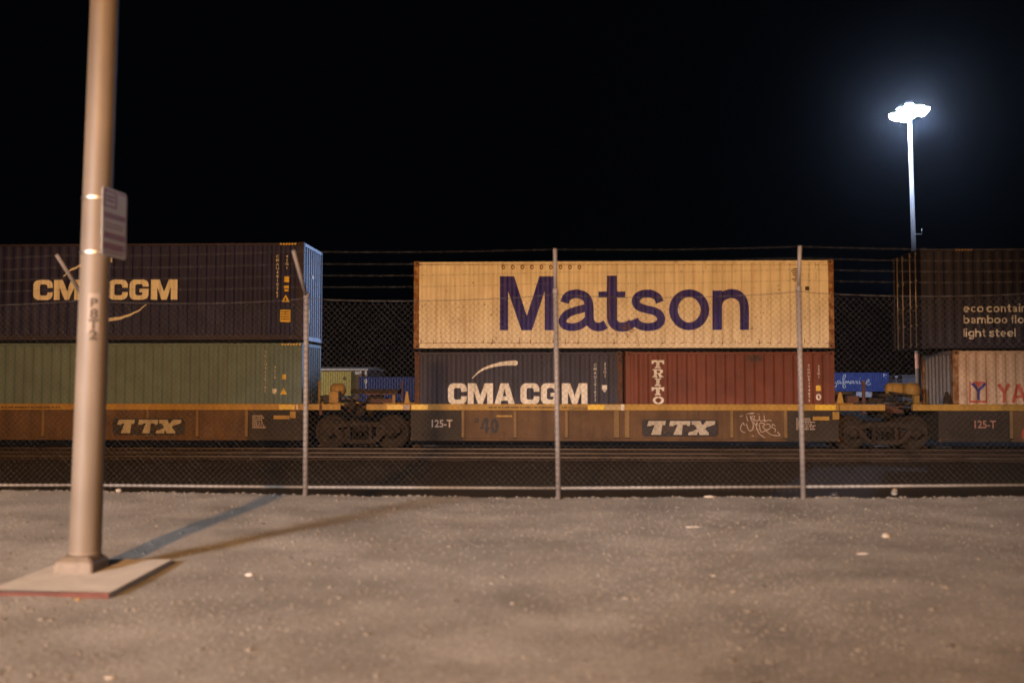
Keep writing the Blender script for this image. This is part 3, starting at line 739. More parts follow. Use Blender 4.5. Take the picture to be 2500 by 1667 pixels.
def end_deck(root, x0, x1, px_a, px_b):
    """deck over the truck: side girders, cross beam, grating and hand gear"""
    xa, xb = xw(px_a, 993), xw(px_b, 993)
    if xa > xb: xa, xb = xb, xa
    for y, s in ((YS, 1), (YB, -1)):
        MB().box(xa, xb, y-s*.045, y+s*.10, z_sb+.003, z_st-.005).build('deck_girder', M['sill'], root, .01)
    MB().box(xa, xb, YS+.101, YB-.101, z_sb+.03, z_sb+.07).build('deck_plate', M['truck'], root)
    return xa, xb

# left car
wl, wl0, wl1 = well_car('rusty well car carrying the green container, plate with slanted letters behind the tan pole', -330, 745,
    [(-133,.09),(-13,.09),(107,.09),(242,.07),(362,.07),(483,.09),(603,.09)], -250, 603)
ttx(277, 1021, 452, 1060, wl)
decal('stencil_text', smallblocks(5, 148, 991, 998, 1, YS, 1), ID, M['ink'], wl, lambda x, z, lf: (x, YS-.045-lf, z), corr=False)
decal('stencil_text', smallblocks(616, 652, 1013, 1046, 7, YS, 2), ID, M['graffiti'], wl, plS, corr=False)
MB().box(xw(668), xw(707), YS-.03, YS-.004, P(0,1022,YS).z, P(0,1013,YS).z).build('step_plate', M['sill'], wl, .004)
MB().box(xw(708.5), xw(723), YS-.05, YS-.004, P(0,1019.5,YS).z, P(0,1003,YS).z).build('bracket_plate', M['sill'], wl, .004)
MB().box(xw(682), xw(720), YS-.049, YS-.046, z_sb+.02, z_st-.02).build('reflector', M['reflector'], wl)
MB().box(xw(724), xw(728), YS-.049, YS-.046, z_sb+.02, z_st-.02).build('reflector', M['white_mark'], wl)
xa, xb = end_deck(wl, wl0, wl1, 745.5, 832)
def pbox(px0, py0, px1, py1, y0, y1):
    p, q = P(px0, py1, y0), P(px1, py0, y0); return MB().box(p.x, q.x, y0, y1, p.z, q.z)
yb0 = YS+.05
pbox(803, 955, 826, 984, yb0, yb0+.45).build('equipment_box', M['yellow_box'], wl, .015)
pbox(788, 964, 805, 985, yb0+.1, yb0+.5).build('valve_block', M['dark_steel'], wl, .02)
p = P(780, 930, yb0+.2); q = P(780, 985, yb0+.2)
MB().cyl((p.x, yb0+.2, q.z), (p.x, yb0+.2, p.z), .035, n=8).build('stanchion', M['yellow_box'], wl)
p = P(806, 951, YC-.2); q = P(845, 951, YC-.2)
b = MB(); b.lathe((p.x, YC-.2, p.z), (1,0,0), [(0,.02),(.03,.13),(.09,.19),(q.x-p.x-.09,.19),(q.x-p.x-.03,.13),(q.x-p.x,.02)], 20); b.build('air_reservoir', M['yellow_box'], wl)
p = P(745, 985, YS); b = MB(); b.box(wl1-.05, wl1+.12, YS+.02, YS+.10, z_st, z_st+.10); b.build('corner_guide', M['rust_edge'], wl, .01)
MB().box(xw(780), xw(787), YS-.05, YS-.02, P(0,1012,YS).z, z_st-.02).build('grab_iron', M['rust_edge'], wl)
# coupling hardware of the left car
cz = z_sb+.02
b = MB(); xj = xw(868, 993)
b.lathe((xj, YC, z_sb-.25), (0,0,1), [(0,.32),(.10,.36),(.22,.36),(.30,.22),(.34,.22)], 24); b.build('articulation_casting', M['truck'], wl)

# middle car
wm, wm0, wm1 = well_car('well car under the cream container with a chalk scribble on its side', 1003, 2048,
    [(1131,.09),(1258,.09),(1383,.09),(1505,.15),(1531,.14),(1786,.09),(1917,.10)], 1131, 1917)
ttx(1567, 1024, 1752, 1064, wm)
rh = random.Random(5)
f7 = px_fn(YS, 540/2352, 980, 980)
decal('stencil_text', [shift(text2d('125-T', 1.0, 'CENTER', .025), 0, 0)], lambda a, b: (xw(1077, 1030)+a*.265, P(0,1040.5,YS).z+b*.30), M['graffiti'], wm, plS, corr=False)
decal('stencil_text', [('m',0,ring(800,200,15,20,14,14)), ('m',0,ribbon([(895,180),(850,285),(935,285)],30,False)), ('m',0,ribbon([(910,175),(905,335)],32,False)), ('m',0,ring(990,258,26,62,34,34))], f7, M['black'], wm, lambda x, z, lf: (x, YS-.005-lf, z), corr=False)
decal('stencil_text', smallblocks(1194, 1352, 991.5, 998, 1, YS, 3) + smallblocks(1372, 1388, 991.5, 998, 1, YS, 4), ID, M['ink'], wm, lambda x, z, lf: (x, YS-.045-lf, z), corr=False)
decal('stencil_text', [text2d('CONTAINER', 1.0, 'LEFT', .02)], lambda a, b: (xw(1389, 995)+a*.128, P(0,998,YS).z+b*.105), M['ink'], wm, lambda x, z, lf: (x, YS-.045-lf, z), corr=False)
MB().box(xw(1212), xw(1250), YS-.016, YS-.005, P(0,1016,YS).z, P(0,1009.5,YS).z).build('patch_plate', M['sill'], wm)
for p0, p1 in ((1005,1045),(1435,1475),(1990,2040)):
    MB().box(xw(p0), xw(p1), YS-.049, YS-.046, z_sb+.02, z_st-.02).build('reflector', M['reflector'], wm)
MB().box(xw(1516), xw(1524), YS-.052, YS-.046, z_sb+.005, z_st-.01).build('reflector', M['white_mark'], wm)
MB().box(xw(1475.5), xw(1515), YS-.0495, YS-.046, z_sb+.02, z_st-.02).build('sill_patch', paint('pale_yellow', (.50,.38,.20), .6), wm)
fg = px_fn(YS, 300/2352, 1760, 980)
S2 = lambda *p: ribbon(list(p), 15)
decal('graffiti', [S2((355,290),(450,255),(560,225),(640,215)), S2((490,260),(500,330),(520,380)), S2((560,230),(570,320),(600,380)), S2((570,235),(610,240),(600,290),(575,300),(640,370)),
    S2((690,240),(640,280),(640,340),(690,370),(740,320),(720,250),(690,240)), S2((730,230),(735,320),(760,375),(800,360)), S2((820,235),(830,300),(840,390)), S2((800,350),(860,370),(915,352),(970,372)),
    S2((430,410),(385,460),(375,540),(420,580),(465,590)), S2((490,415),(510,500),(550,560),(620,530)), S2((600,390),(620,470),(600,530)), S2((620,380),(660,450),(690,400),(680,520),(720,530)),
    S2((730,430),(745,510),(760,570),(800,580),(850,540),(800,480),(840,440),(790,410),(730,420)), S2((860,430),(930,440),(940,510),(870,540),(840,530),(900,590),(960,630),(1060,650),(1130,640),(1080,580)),
    S2((1040,470),(990,430),(980,500),(1040,520),(1030,590)), S2((700,540),(720,590),(760,640),(840,690)), S2((590,655),(630,660)), S2((430,400),(440,440),(470,450))], fg, M['graffiti'], wm, lambda x, z, lf: (x, YS-.005-lf, z), corr=False)
decal('stencil_text', smallblocks(1944, 1992, 1020, 1050, 7, YS, 6), ID, M['graffiti'], wm, plS, corr=False)
MB().box(xw(1984), xw(2024), YS-.03, YS-.004, P(0,1023,YS).z, P(0,1014,YS).z).build('step_plate', M['sill'], wm, .004)
MB().box(xw(2032), xw(2048), YS-.05, YS-.004, P(0,1021,YS).z, P(0,1003,YS).z).build('bracket_plate', M['sill'], wm, .004)
xa, xb = end_deck(wm, wm0, wm1, 895, 1002.5)
MB().box(xw(945), xw(984), YS-.049, YS-.046, z_sb+.02, z_st-.02).build('reflector', M['reflector'], wm)
MB().box(xw(985), xw(1000), YS-.049, YS-.046, z_sb+.02, z_st-.02).build('reflector', M['graffiti'], wm)
# clutter over the joint: frames, hoses, brake gear
pbox(958, 962, 965, 985, YS+.3, YS+.36).build('stanchion', M['yellow_box'], wm)
pbox(890, 960, 966, 963.5, YS+.3, YS+.34).build('hand_rail', M['rust_edge'], wm)
p = P(994, 985, YS+.05); q = P(994, 955, YS+.05)
b = MB(); b.prism([(p.x-.09,p.z),(p.x+.08,p.z),(p.x+.02,q.z),(p.x-.03,q.z)], YS+.04, YS+.14); b.build('corner_guide', M['sill'], wm, .01)
pbox(980, 930, 984, 985, YS+.5, YS+.54).build('stanchion', M['rust_edge'], wm)
pbox(856, 950, 972, 961, YC-.5, YC+.3).build('brake_platform', M['truck'], wm)
for k, (px, py, dx) in enumerate(((842,972,60),(852,968,75),(870,975,60),(880,966,70))):
    p = P(px, py, YC-.6+.1*k); q = P(px+dx, py+3, YC-.6+.1*k)
    pts = [tuple(p.lerp(q, i/10) + Vector((0,0,-.16*math.sin(math.pi*i/10)))) for i in range(11)]
    MB().tube(pts, .022, 6).build('air_hose', M['hose'] if k % 2 else M['truck'], wm)
for px, py in ((858,990),(880,1004),(905,975),(925,972)):
    p = P(px, py, YC-.9); b = MB(); b.lathe(tuple(p), (0,1,0), [(0,.05),(.02,.13),(.12,.14),(.16,.07)], 14); b.build('brake_cylinder', M['truck'], wm)
b = MB(); p = P(838, 995, YC-.4); q = P(898, 1005, YC-.4); b.box(p.x, q.x, YC-.28, YC+.28, q.z-.02, p.z+.10); b.build('drawbar', M['rust_edge'], wm, .03)
pbox(905, 973, 960, 984, YS+.4, YS+.7).build('brake_beam', M['rust_edge'], wm, .01)
bogie(872, wm)
xa, xb = end_deck(wm, wm0, wm1, 2049, 2160)
p = P(2052, 985, YS+.05); q = P(2052, 957, YS+.05)
b = MB(); b.prism([(p.x-.10,p.z),(p.x+.10,p.z),(p.x+.03,q.z),(p.x-.03,q.z)], YS+.04, YS+.14); b.build('corner_guide', M['sill'], wm, .01)
pbox(2070, 966, 2098, 984, YS+.25, YS+.6).build('equipment_box', M['rust_edge'], wm, .02)
pbox(2106, 930, 2112.5, 1010, YS+.02, YS+.07).build('stanchion', M['rust_edge'], wm)
pbox(2120, 972, 2156, 984, YS+.5, YS+.9).build('brake_beam', M['truck'], wm, .01)
p = P(2160, 995, YC-.4); q = P(2212, 1008, YC-.4); b = MB(); b.box(p.x, q.x, YC-.28, YC+.28, q.z-.02, p.z+.10); b.build('drawbar', M['rust_edge'], wm, .03)

# right car
wr, wr0, wr1 = well_car('shadowed well car of the charcoal and beige pair, cut by the frame edge', 2292, 3420,
    [(2468,.09),(2595,.09),(2720,.09),(2860,.15),(3020,.09),(3180,.09),(3290,.09)], 2468, 3290)
decal('stencil_text', [text2d('125-T', 1.0, 'CENTER', .025)], lambda a, b: (xw(2403, 1030)+a*.265, P(0,1040.5,YS).z+b*.30), paint('faded_red_stencil', (.33,.17,.13), .7), wr, plS, corr=False)
decal('stencil_text', [ring(xw(2507), P(2507,1060,YS).z, .12, .16, .07, .07)], ID, M['red_logo'], wr, lambda x, z, lf: (x, YS-.005-lf, z), corr=False)
xa, xb = end_deck(wr, wr0, wr1, 2228, 2291.5)
for p0, p1 in ((2298,2322),(2324,2380)):
    MB().box(xw(p0), xw(p1), YS-.049, YS-.046, z_sb+.02, z_st-.02).build('reflector', M['sill'], wr)
p = P(2165, 951, YC-.5); q = P(2215, 951, YC-.5)
b = MB(); b.lathe((p.x, YC-.3, p.z), (1,0,0), [(0,.03),(.04,.15),(.1,.20),(q.x-p.x-.1,.20),(q.x-p.x-.04,.15),(q.x-p.x,.03)], 20); b.build('air_reservoir', M['yellow_box'], wr)
p = P(2228, 953, YC-.6)
b = MB(); b.lathe((p.x-.25, YC-.6, p.z), (1,.25,0), [(0,.05),(.05,.20),(.22,.24),(.4,.22),(.46,.08)], 18); b.build('brake_cylinder', M['yellow_box'], wr)
p, q = P(2170, 958, YC-.8), P(2240, 968, YC-.8)
MB().cyl(tuple(p), tuple(q), .035, n=8).build('brake_rod', M['truck'], wr)
pbox(2232, 965, 2246, 985, YS+.3, YS+.5).build('valve_block', M['yellow_box'], wr, .02)
pbox(2150, 962, 2215, 968, YC-.4, YC+.3).build('brake_platform', M['truck'], wr)
for k, (px, py, dx) in enumerate(((2155,970,60),(2165,968,70),(2180,972,62))):
    p = P(px, py, YC-.7+.1*k); q = P(px+dx, py+4, YC-.7+.1*k)
    pts = [tuple(p.lerp(q, i/10) + Vector((0,0,-.17*math.sin(math.pi*i/10)))) for i in range(11)]
    MB().tube(pts, .024, 6).build('air_hose', M['hose'] if k % 2 else M['truck'], wr)
p = P(2313, 985, YS+.05); q = P(2313, 957, YS+.05)
b = MB(); b.prism([(p.x-.10,p.z),(p.x+.10,p.z),(p.x+.03,q.z),(p.x-.03,q.z)], YS+.04, YS+.14); b.build('corner_guide', M['truck'], wr, .01)
b = MB(); xj = xw(2190, 993)
b.lathe((xj, YC, z_sb-.25), (0,0,1), [(0,.32),(.10,.36),(.22,.36),(.30,.22),(.34,.22)], 24); b.build('articulation_casting', M['truck'], wr)
bogie(2172, wr)
# outer trucks, just past the frame
bogie(-430, wl)

# ------------------------------------------------------------------ ground
ZR = -0.655                                          # yard road level
FY = 12.30                                           # fence line
def edge(x): return 12.46 + .07*noise.noise(Vector((x*.9, 3.1, 0))) + .05*noise.noise(Vector((x*3.1, 7, 0)))
def gz(x, y):
    n = .035*noise.noise(Vector((x*.35, y*.35, 0))) + .014*noise.noise(Vector((x*1.6, y*1.6, 5)))
    n += .045*max(0, (abs(x-.5)-2.5)/5.0)*max(0, min(1, (y-10)/2.3))
    return n*min(1, max(0, (y-1.5)/2)) if y < 3.5 else n
def axis(lo, hi, a, b, st, big): 
    out = []; v = lo
    while v < a: out.append(v); v += big
    v = a
    while v < b: out.append(v); v += st
    v = b
    while v <= hi: out.append(v); v += big
    return out
xs = axis(-120, 120, -10, 10, .12, 6); ys = axis(-60, 12.0, 3.0, 12.0, .12, 4)
b = MB(); rows = []
extra = [-.30, -.18, -.08, 0, .05, .14, .30, .52, .75]
for j, y in enumerate(ys): rows.append(b.add([(x, y, gz(x, y)) for x in xs]))
for e in extra:
    rr = []
    for x in xs:
        ed = edge(x); z = gz(x, min(ed, ed+e))
        if e > 0: z = z - .92*min(e, .75) - .015*noise.noise(Vector((x*5, e*9, 2)))
        rr.append((x, ed+e, max(z, ZR-.02)))
    rows.append(b.add(rr))
for A, B in zip(rows, rows[1:]):
    for k in range(len(xs)-1): b.face((A[k],A[k+1],B[k+1],B[k]), True)
tag(b.build('gravel_shoulder', M['gravel']), 'wide dusty gravel strip between the street and the fence', kind='structure')

def sheet(name, x0, x1, y0, y1, z, m, label):
    b = MB(); i = b.add([(x0,y0,z),(x1,y0,z),(x1,y1,z),(x0,y1,z)]); b.face(i); return tag(b.build(name, m), label, kind='structure')
sheet('ground', -900, 900, 12.6, 1500, ZR-.010, M['dirt'], 'dark bare ground of the rail yard')
sheet('road', -400, 400, 13.3, 26.05, ZR, M['asphalt'], 'dark asphalt service road between fence and tracks')
sheet('street', -120, 120, -26, 1.2, .012, M['asphalt'], 'asphalt street the photograph was taken from')
b = MB(); nx = 500
by = [(26.08,ZR-.004),(26.2,ZR+.02),(27.6,ZR+.03),(28.4,ZR+.03),(28.9,ZR+.03),(31.6,ZR+.03),(33.0,ZR-.006)]
rows = []
for y, z in by: rows.append(b.add([(-60+k*.24, y, z+.035*noise.noise(Vector((k*.7, y*3, 0)))) for k in range(nx)]))
for A, B in zip(rows, rows[1:]):
    for k in range(nx-1): b.face((A[k],A[k+1],B[k+1],B[k]), True)
tag(b.build('ballast', M['ballast']), 'stone ballast under the tracks', kind='stuff')

def track(yc, label, x0=-60, x1=60):
    t = thing('railway_track', (0, yc, ZR), label, 'railway track', 'parallel railway tracks')
    for s in (-1, 1):
        y = yc+s*.7525; b = MB(); z = RH
        o = [(-.068,-.172),(.068,-.172),(.068,-.155),(.012,-.135),(.012,-.045),(.036,-.032),(.036,-.004),(.026,0),(-.026,0),(-.036,-.004),(-.036,-.032),(-.012,-.045),(-.012,-.135),(-.068,-.155)]
        A = b.add([(x0, y+p, z+q) for p, q in o]); B = b.add([(x1, y+p, z+q) for p, q in o]); n = len(o)
        for k in range(n):
            j = (k+1) % n; b.mi = 1 if 5 <= k <= 9 else 0; b.face((A[j],A[k],B[k],B[j]))
        b.mi = 0; b.face(A); b.face(B[::-1])
        b.build('rail', [M['rail'], M['railtop']], t)
    for k in range(int((x1-x0)/.56)):
        pass
    b = MB()
    for k in range(int((x1-x0)/.56)):
        x = x0+k*.56; b.box(x, x+.22, yc-1.25 if yc > 28 else yc-.62, yc+1.25, RH-.33, RH-.173)
    o = b.build('sleepers', M['sleeper'], t); o['kind'] = 'stuff'
    return t
track(YC, 'railway track under the wheels of the container train')
track(26.95, 'empty railway track along the service road with a glinting rail')

# loose stones on the shoulder
random.seed(11)
b = MB()
def stone(b, x, y, z, r, squash=.6):
    ph = random.random()*6.28; n = 6
    top = b.add([(x+random.uniform(-.2,.2)*r, y+random.uniform(-.2,.2)*r, z+r*squash*random.uniform(.8,1.2))])[0]
    rg = b.add([(x+r*random.uniform(.7,1.2)*math.cos(ph+k*6.283/n)*1.15, y+r*random.uniform(.7,1.2)*math.sin(ph+k*6.283/n), z+r*squash*random.uniform(.1,.55)) for k in range(n)])
    bt = b.add([(x+r*.8*math.cos(ph+k*6.283/n), y+r*.8*math.sin(ph+k*6.283/n), z-.3*r) for k in range(n)])
    for k in range(n):
        j = (k+1) % n; b.face((rg[k],rg[j],top), True); b.face((bt[k],bt[j],rg[j],rg[k]), True)
for k in range(26000):
    y = 4.2 + 8.25*random.random()**.8; x = random.uniform(-.62, .54)*y + random.uniform(-.3,.3)
    if random.random() > .35 + .65*max(0, noise.noise(Vector((x*.45, y*.45, 9)))*1.6+.35): continue
    if -3.95 < x < -2.8 and 6.5 < y < 8.1: continue
    r = .004 + .008*random.random()**2.5 + (.016*random.random() if random.random() < .03 else 0)
    b.mi = 0 if random.random() < .80 else (1 if random.random() < .88 else 2)
    stone(b, x, y, gz(x, y), r)
for k in range(500):
    x = random.uniform(-7.5, 7.5); y = edge(x)+random.uniform(-.12,.03); b.mi = 0
    stone(b, x, y, gz(x, min(y, edge(x)))-.004, random.uniform(.012,.032))
o = b.build('gravel_stones', [paint('tan_stone', (.165,.150,.135), .9, 0, vary=.35, scale=6), paint('dark_stone', (.08,.07,.062), .9, 0, vary=.3, scale=6), paint('light_stone', (.25,.23,.21), .9, 0, vary=.2, scale=6)])
tag(o, 'loose pebbles scattered over the gravel shoulder', 'pebbles', kind='stuff')

# countable litter
def litter(name, px, py, rx, ry, rz, mat, label, cat, seed, z=0.0):
    p = G(px, py, z); z = gz(p.x, p.y); rnd = random.Random(seed)
    b = MB(); n = 10; rings = []
    for i, (h, rr) in enumerate(((-.1,.8),(.25,1.0),(.6,.85),(.9,.45))):
        rings.append(b.add([(rx*rr*rnd.uniform(.8,1.15)*math.cos(k*6.283/n), ry*rr*rnd.uniform(.8,1.15)*math.sin(k*6.283/n), rz*h*rnd.uniform(.85,1.15)) for k in range(n)]))
    for A, B in zip(rings, rings[1:]):
        for k in range(n): b.face((A[k],A[(k+1)%n],B[(k+1)%n],B[k]), True)
    b.face(rings[-1]); b.face(rings[0][::-1])
    o = b.build(name, mat); o.location = (p.x, p.y, z); return tag(o, label, cat)
litter('stone', 2184, 1206, .045, .045, .075, M['palestone'], 'pale rounded stone at the foot of the fence by the rightmost post', 'stone', 1)
litter('plastic_bag', 2038, 1211, .075, .05, .055, M['bag'], 'crumpled black plastic bag at the gravel edge beside a fence post', 'bag', 2)
litter('stone', 2162, 1312, .040, .035, .038, M['palestone'], 'pale stone alone on the gravel below the charcoal container', 'stone', 3)
litter('stone', 290, 1207, .045, .035, .04, M['palestone'], 'tan stone on the gravel edge just right of the tan pole', 'stone', 4)
litter('paper_scrap', 1690, 1289, .085, .018, .008, M['paper'], 'thin pale paper strip lying on the gravel under the oxide red container', 'litter', 5)
litter('paper_scrap', 2105, 1352, .055, .014, .008, M['paper'], 'small white paper sliver on the gravel near the bag', 'litter', 6)
litter('paper_scrap', 608, 1402, .032, .022, .016, M['paper'], 'bright white scrap on the gravel right of the concrete pad', 'litter', 7)
litter('paper_scrap', 1732, 1214, .07, .03, .022, M['palestone'], 'tan torn cardboard piece at the gravel edge below the scribble', 'litter', 8)
litter('paper_scrap', 268, 1652, .030, .016, .010, M['palestone'], 'pale scrap close to the camera below the concrete pad', 'litter', 9)
litter('paper_scrap', 190, 1464, .022, .014, .012, M['yellow_box'], 'orange leaf-like scrap against the red edge of the pad', 'litter', 10)
def glint(px, py, z, label):
    p = G(px, py, z); b = MB(); b.box(-.10,.10,-.03,.03,0,.012)
    o = b.build('bottle_shard', M['strap'], None, .004); o.location = p; o.rotation_euler = (R(16), 0, R(-35)); return tag(o, label, 'litter')
glint(2149, 1108, ZR+.06, 'shiny metal scrap glinting by the far rail in the gap of the train')

# ------------------------------------------------------------------ chain-link fence
posts_px = [-980, -390, 200, 746, 1363.5, 1961, 2560, 3150]
zt_px = {-980:745, -390:741, 200:733, 746:729, 1363.5:719, 1961:712, 2560:714, 3150:716}
fx = [P(p, 1190, FY).x for p in posts_px]
ft = [P(p, zt_px[p], FY).z for p in posts_px]                     # top of the fabric
fb = [P(p, {200:1183.5, 746:1188.5, 1363.5:1191, 1961:1187.5, 2560:1183}.get(p, 1184), FY).z for p in posts_px]
lean = [-.0, -.0, -.004, -.004, -.013, -.011, -.012, -.012]
fence = thing('chain_link_fence', (fx[4], FY, 0), 'tall chain link fence topped with strands of barbed wire along the gravel edge', 'fence')
arms = {200:(138,622,.35), 746:(716,612,.35), 1363.5:(1355,607,.10), 1961:(1953,600,.10)}
tips = []
for k, px in enumerate(posts_px):
    x, zt_ = fx[k], ft[k]; xtop = x+lean[k]*zt_
    po = MB().cyl((x, FY, gz(x, FY)-.1), (xtop, FY, zt_+.05), .031, n=14).build('post', M['galv'], fence)
    if px in arms:
        ax, ay, d = arms[px]; tip = P(ax, ay, FY-d)
    else: tip = Vector((xtop-.12, FY-.3, zt_+.5))
    MB().cyl((xtop, FY, zt_+.02), tuple(tip), .024, n=10).build('barb_arm', M['galv'], po)
    MB().cyl((xtop, FY, zt_+.0), (xtop, FY, zt_+.07), .036, n=12).build('post_cap', M['galv'], po)
    tips.append((Vector((xtop, FY, zt_+.02)), tip))
rf = random.Random(21)
for k in range(len(posts_px)-1):
    x0, x1 = fx[k], fx[k+1]
    br = MB().cyl((x0+.03, FY, fb[k]), (x1-.03, FY, fb[k+1]), .0165, n=10).build('bottom_rail', M['galv_rail'], fence)
    # top tension wire with a little sag
    pts = []
    for i in range(13):
        t = i/12; pts.append((x0+(x1-x0)*t+(lean[k]*(1-t)+lean[k+1]*t)*2.5, FY-.02, ft[k]*(1-t)+ft[k+1]*t - .055*math.sin(math.pi*t)**.7))
    MB().tube(pts, .0042, 5).build('tension_wire', M['wire'], fence)
    for w in range(4):
        f = (.22, .47, .72, .98)[w]
        a_, b_ = tips[k][0].lerp(tips[k][1], f), tips[k+1][0].lerp(tips[k+1][1], f)
        bw = MB(); pts = []
        for i in range(13):
            t = i/12; q = a_.lerp(b_, t); pts.append((q.x, q.y, q.z-.018*math.sin(math.pi*t)))
        bw.tube(pts, .0016, 4)
        n = int((x1-x0)/.125)
        for i in range(1, n):
            q = a_.lerp(b_, i/n); z = q.z-.018*math.sin(math.pi*i/n); s = .013
            bw.cyl((q.x-s*.6, q.y-s, z-s), (q.x+s*.6, q.y+s, z+s), .0012, n=3); bw.cyl((q.x-s*.6, q.y+s, z-s), (q.x+s*.6, q.y-s, z+s), .0012, n=3)
        bw.build('barbed_wire', M['wire'], fence)
    if k in (0, 6): continue
    # woven fabric
    mp = MB(); st = .0735
    def wire(xa, za, xb, zb, y):
        mp.cyl((xa, y, za), (xb, y, zb), .0015, n=3, caps=False)
    zb_, zt_ = min(fb[k], fb[k+1])-.03, 0
    top = lambda x: ft[k]+(ft[k+1]-ft[k])*(x-x0)/(x1-x0) - .03 - .05*math.sin(math.pi*min(1,max(0,(x-x0)/(x1-x0))))**.7
    H = max(ft[k], ft[k+1])-zb_
    n0 = int(-H/st)-1; n1 = int((x1-x0)/st)+1
    for s in (1, -1):
        for i in range(n0, n1+1):
            xa = x0+i*st if s > 0 else x1-i*st
            j = rf.uniform(-.004,.004)
            za = zb_; xb = xa+s*H; 
            # clip to the bay
            lo, hi = 0.0, 1.0
            for lim, sg in ((x0, 1), (x1, -1)):
                d0, d1 = sg*(xa-lim), sg*(xb-lim)
                if d0 < 0 and d1 < 0: lo, hi = 1, 0
                elif d0 < 0: lo = max(lo, d0/(d0-d1))
                elif d1 < 0: hi = min(hi, d0/(d0-d1))
            if lo >= hi: continue
            q0, q1 = (xa+s*H*lo, za+H*lo), (xa+s*H*hi, za+H*hi)
            tz = top(q1[0])
            if q0[1] >= tz: continue
            if q1[1] > tz: f = (tz-q0[1])/(q1[1]-q0[1]); q1 = (q0[0]+(q1[0]-q0[0])*f, tz)
            wire(q0[0]+j, q0[1], q1[0]+j, q1[1], FY-.035+(.002 if s > 0 else -.002))
    mp.build('mesh_panel', M['wire'], fence)

# ------------------------------------------------------------------ near pole with sign
PY = 7.30
pb = P(207, 1380, PY); ptp = P(255.5, 0, PY)
pole = thing('utility_pole', (pb.x, PY, 0), 'thick tan steel pole on a concrete pad, close by at the edge of the picture', 'pole')
zt0 = .05
ax = (ptp-Vector((pb.x, PY, pb.z)))
def pc(z): return Vector((pb.x+(z-pb.z)*ax.x/ax.z, PY, z))
b = MB(); n = 40; rings = []
hs = [0.10, .13, .6, 1.2, 2, 3, 4.2, 5.2]
for z in hs:
    c = pc(z); r = .113-.0028*z; rings.append(b.add([(c.x+r*math.cos(t*2*math.pi/n), c.y+r*math.sin(t*2*math.pi/n), z) for t in range(n)]))
for A, B in zip(rings, rings[1:]):
    for k in range(n): b.face((A[k],A[(k+1)%n],B[(k+1)%n],B[k]), True)
b.face(rings[-1]); b.build('shaft', M['pole'], pole)
c0 = pc(.1); s = .165
b = MB(); o_ = Vector((c0.x-.012, PY-.03))
lv = [(.146,.036),(.144,.105),(.098,.150)]
lp = [b.add([(o_.x+sx*w, o_.y+sy*w, z) for sx, sy in ((-1,-1),(1,-1),(1,1),(-1,1))]) for w, z in lv]
for A, B in zip(lp, lp[1:]):
    for k in range(4): b.face((A[k],A[(k+1)%4],B[(k+1)%4],B[k]))
b.face(lp[-1]); b.build('base_cover', M['pole'], pole, .012)
MB().box(o_.x-.055, o_.x+.035, PY-.03-.148, PY-.03-.1455, .085, .091).build('cover_slot', M['sticker'], pole)
MB().cyl(tuple(pc(.158)), tuple(pc(.166)), .1145, n=40).build('base_ring', M['sticker'], pole)
for py in (480, 614):
    z = P(215, py, PY-.12).z; MB().cyl(tuple(pc(z-.008)), tuple(pc(z+.008)), .1135, n=40, caps=False).build('strap', M['strap'], pole)
# sticker wrapped on the shaft, facing the camera's right
zs1, zs0 = P(235, 716, PY-.1).z, P(228, 812, PY-.1).z
def wrap(u, z, lf):                                    # u: metres along the surface from the axis-facing side
    r = .113-.0028*z+lf; c = pc(z); an = -math.pi/2 + .36 + u/r
    return (c.x+r*math.cos(an), c.y+r*math.sin(an), z)
def wrapped(name, shapes, mat, lf):
    V = []; F = []
    for sh in shapes:
        if sh[0] == 'poly': sh = poly_mesh(sh[1])
        bm = bmesh.new(); A = [bm.verts.new((p_[0], p_[1], 0)) for p_ in sh[1]]
        for f in sh[2]: bm.faces.new([A[i] for i in f])
        for k in range(-12, 13): bmesh.ops.bisect_plane(bm, geom=bm.verts[:]+bm.edges[:]+bm.faces[:], plane_co=(k*.012,0,0), plane_no=(1,0,0))
        bm.verts.index_update(); bm.normal_update(); n = len(V)
        V += [wrap(v.co.x, v.co.y, lf) for v in bm.verts]
        for f in bm.faces:
            ix = [n+v.index for v in f.verts]
            F.append(ix if f.normal.z > 0 else ix[::-1])
        bm.free()
    off = wloc(pole); me = bpy.data.meshes.new(name); me.from_pydata([(x-off.x,y-off.y,z-off.z) for x,y,z in V], [], F); me.materials.append(mat); me.update()
    o = bpy.data.objects.new(name, me); COL.objects.link(o); o.parent = pole; return o
wrapped('number_sticker', [rect(-.034, zs0, .052, zs1)], M['sticker'], .0015)
m = text2d('B\n8\nT\n2', .098, 'CENTER', .0035, .80); tp = max(b_ for a_, b_ in m[1])
m = ('mesh', [(a_*1.15+.010, b_-tp+zs1-.035) for a_, b_ in m[1]], m[2])
wrapped('number_lettering', [m], M['ink'], .003)
MB().lathe(tuple(pc(5.2)), (0,0,1), [(0,.106),(.03,.106),(.06,.05)], 28).build('pole_cap', M['galv'], pole)

sg = thing('street_sign', (pc(2.6).x, PY, P(280,555,PY).z), 'white sign with red bands strapped to the tan pole, seen almost edge on', 'sign')
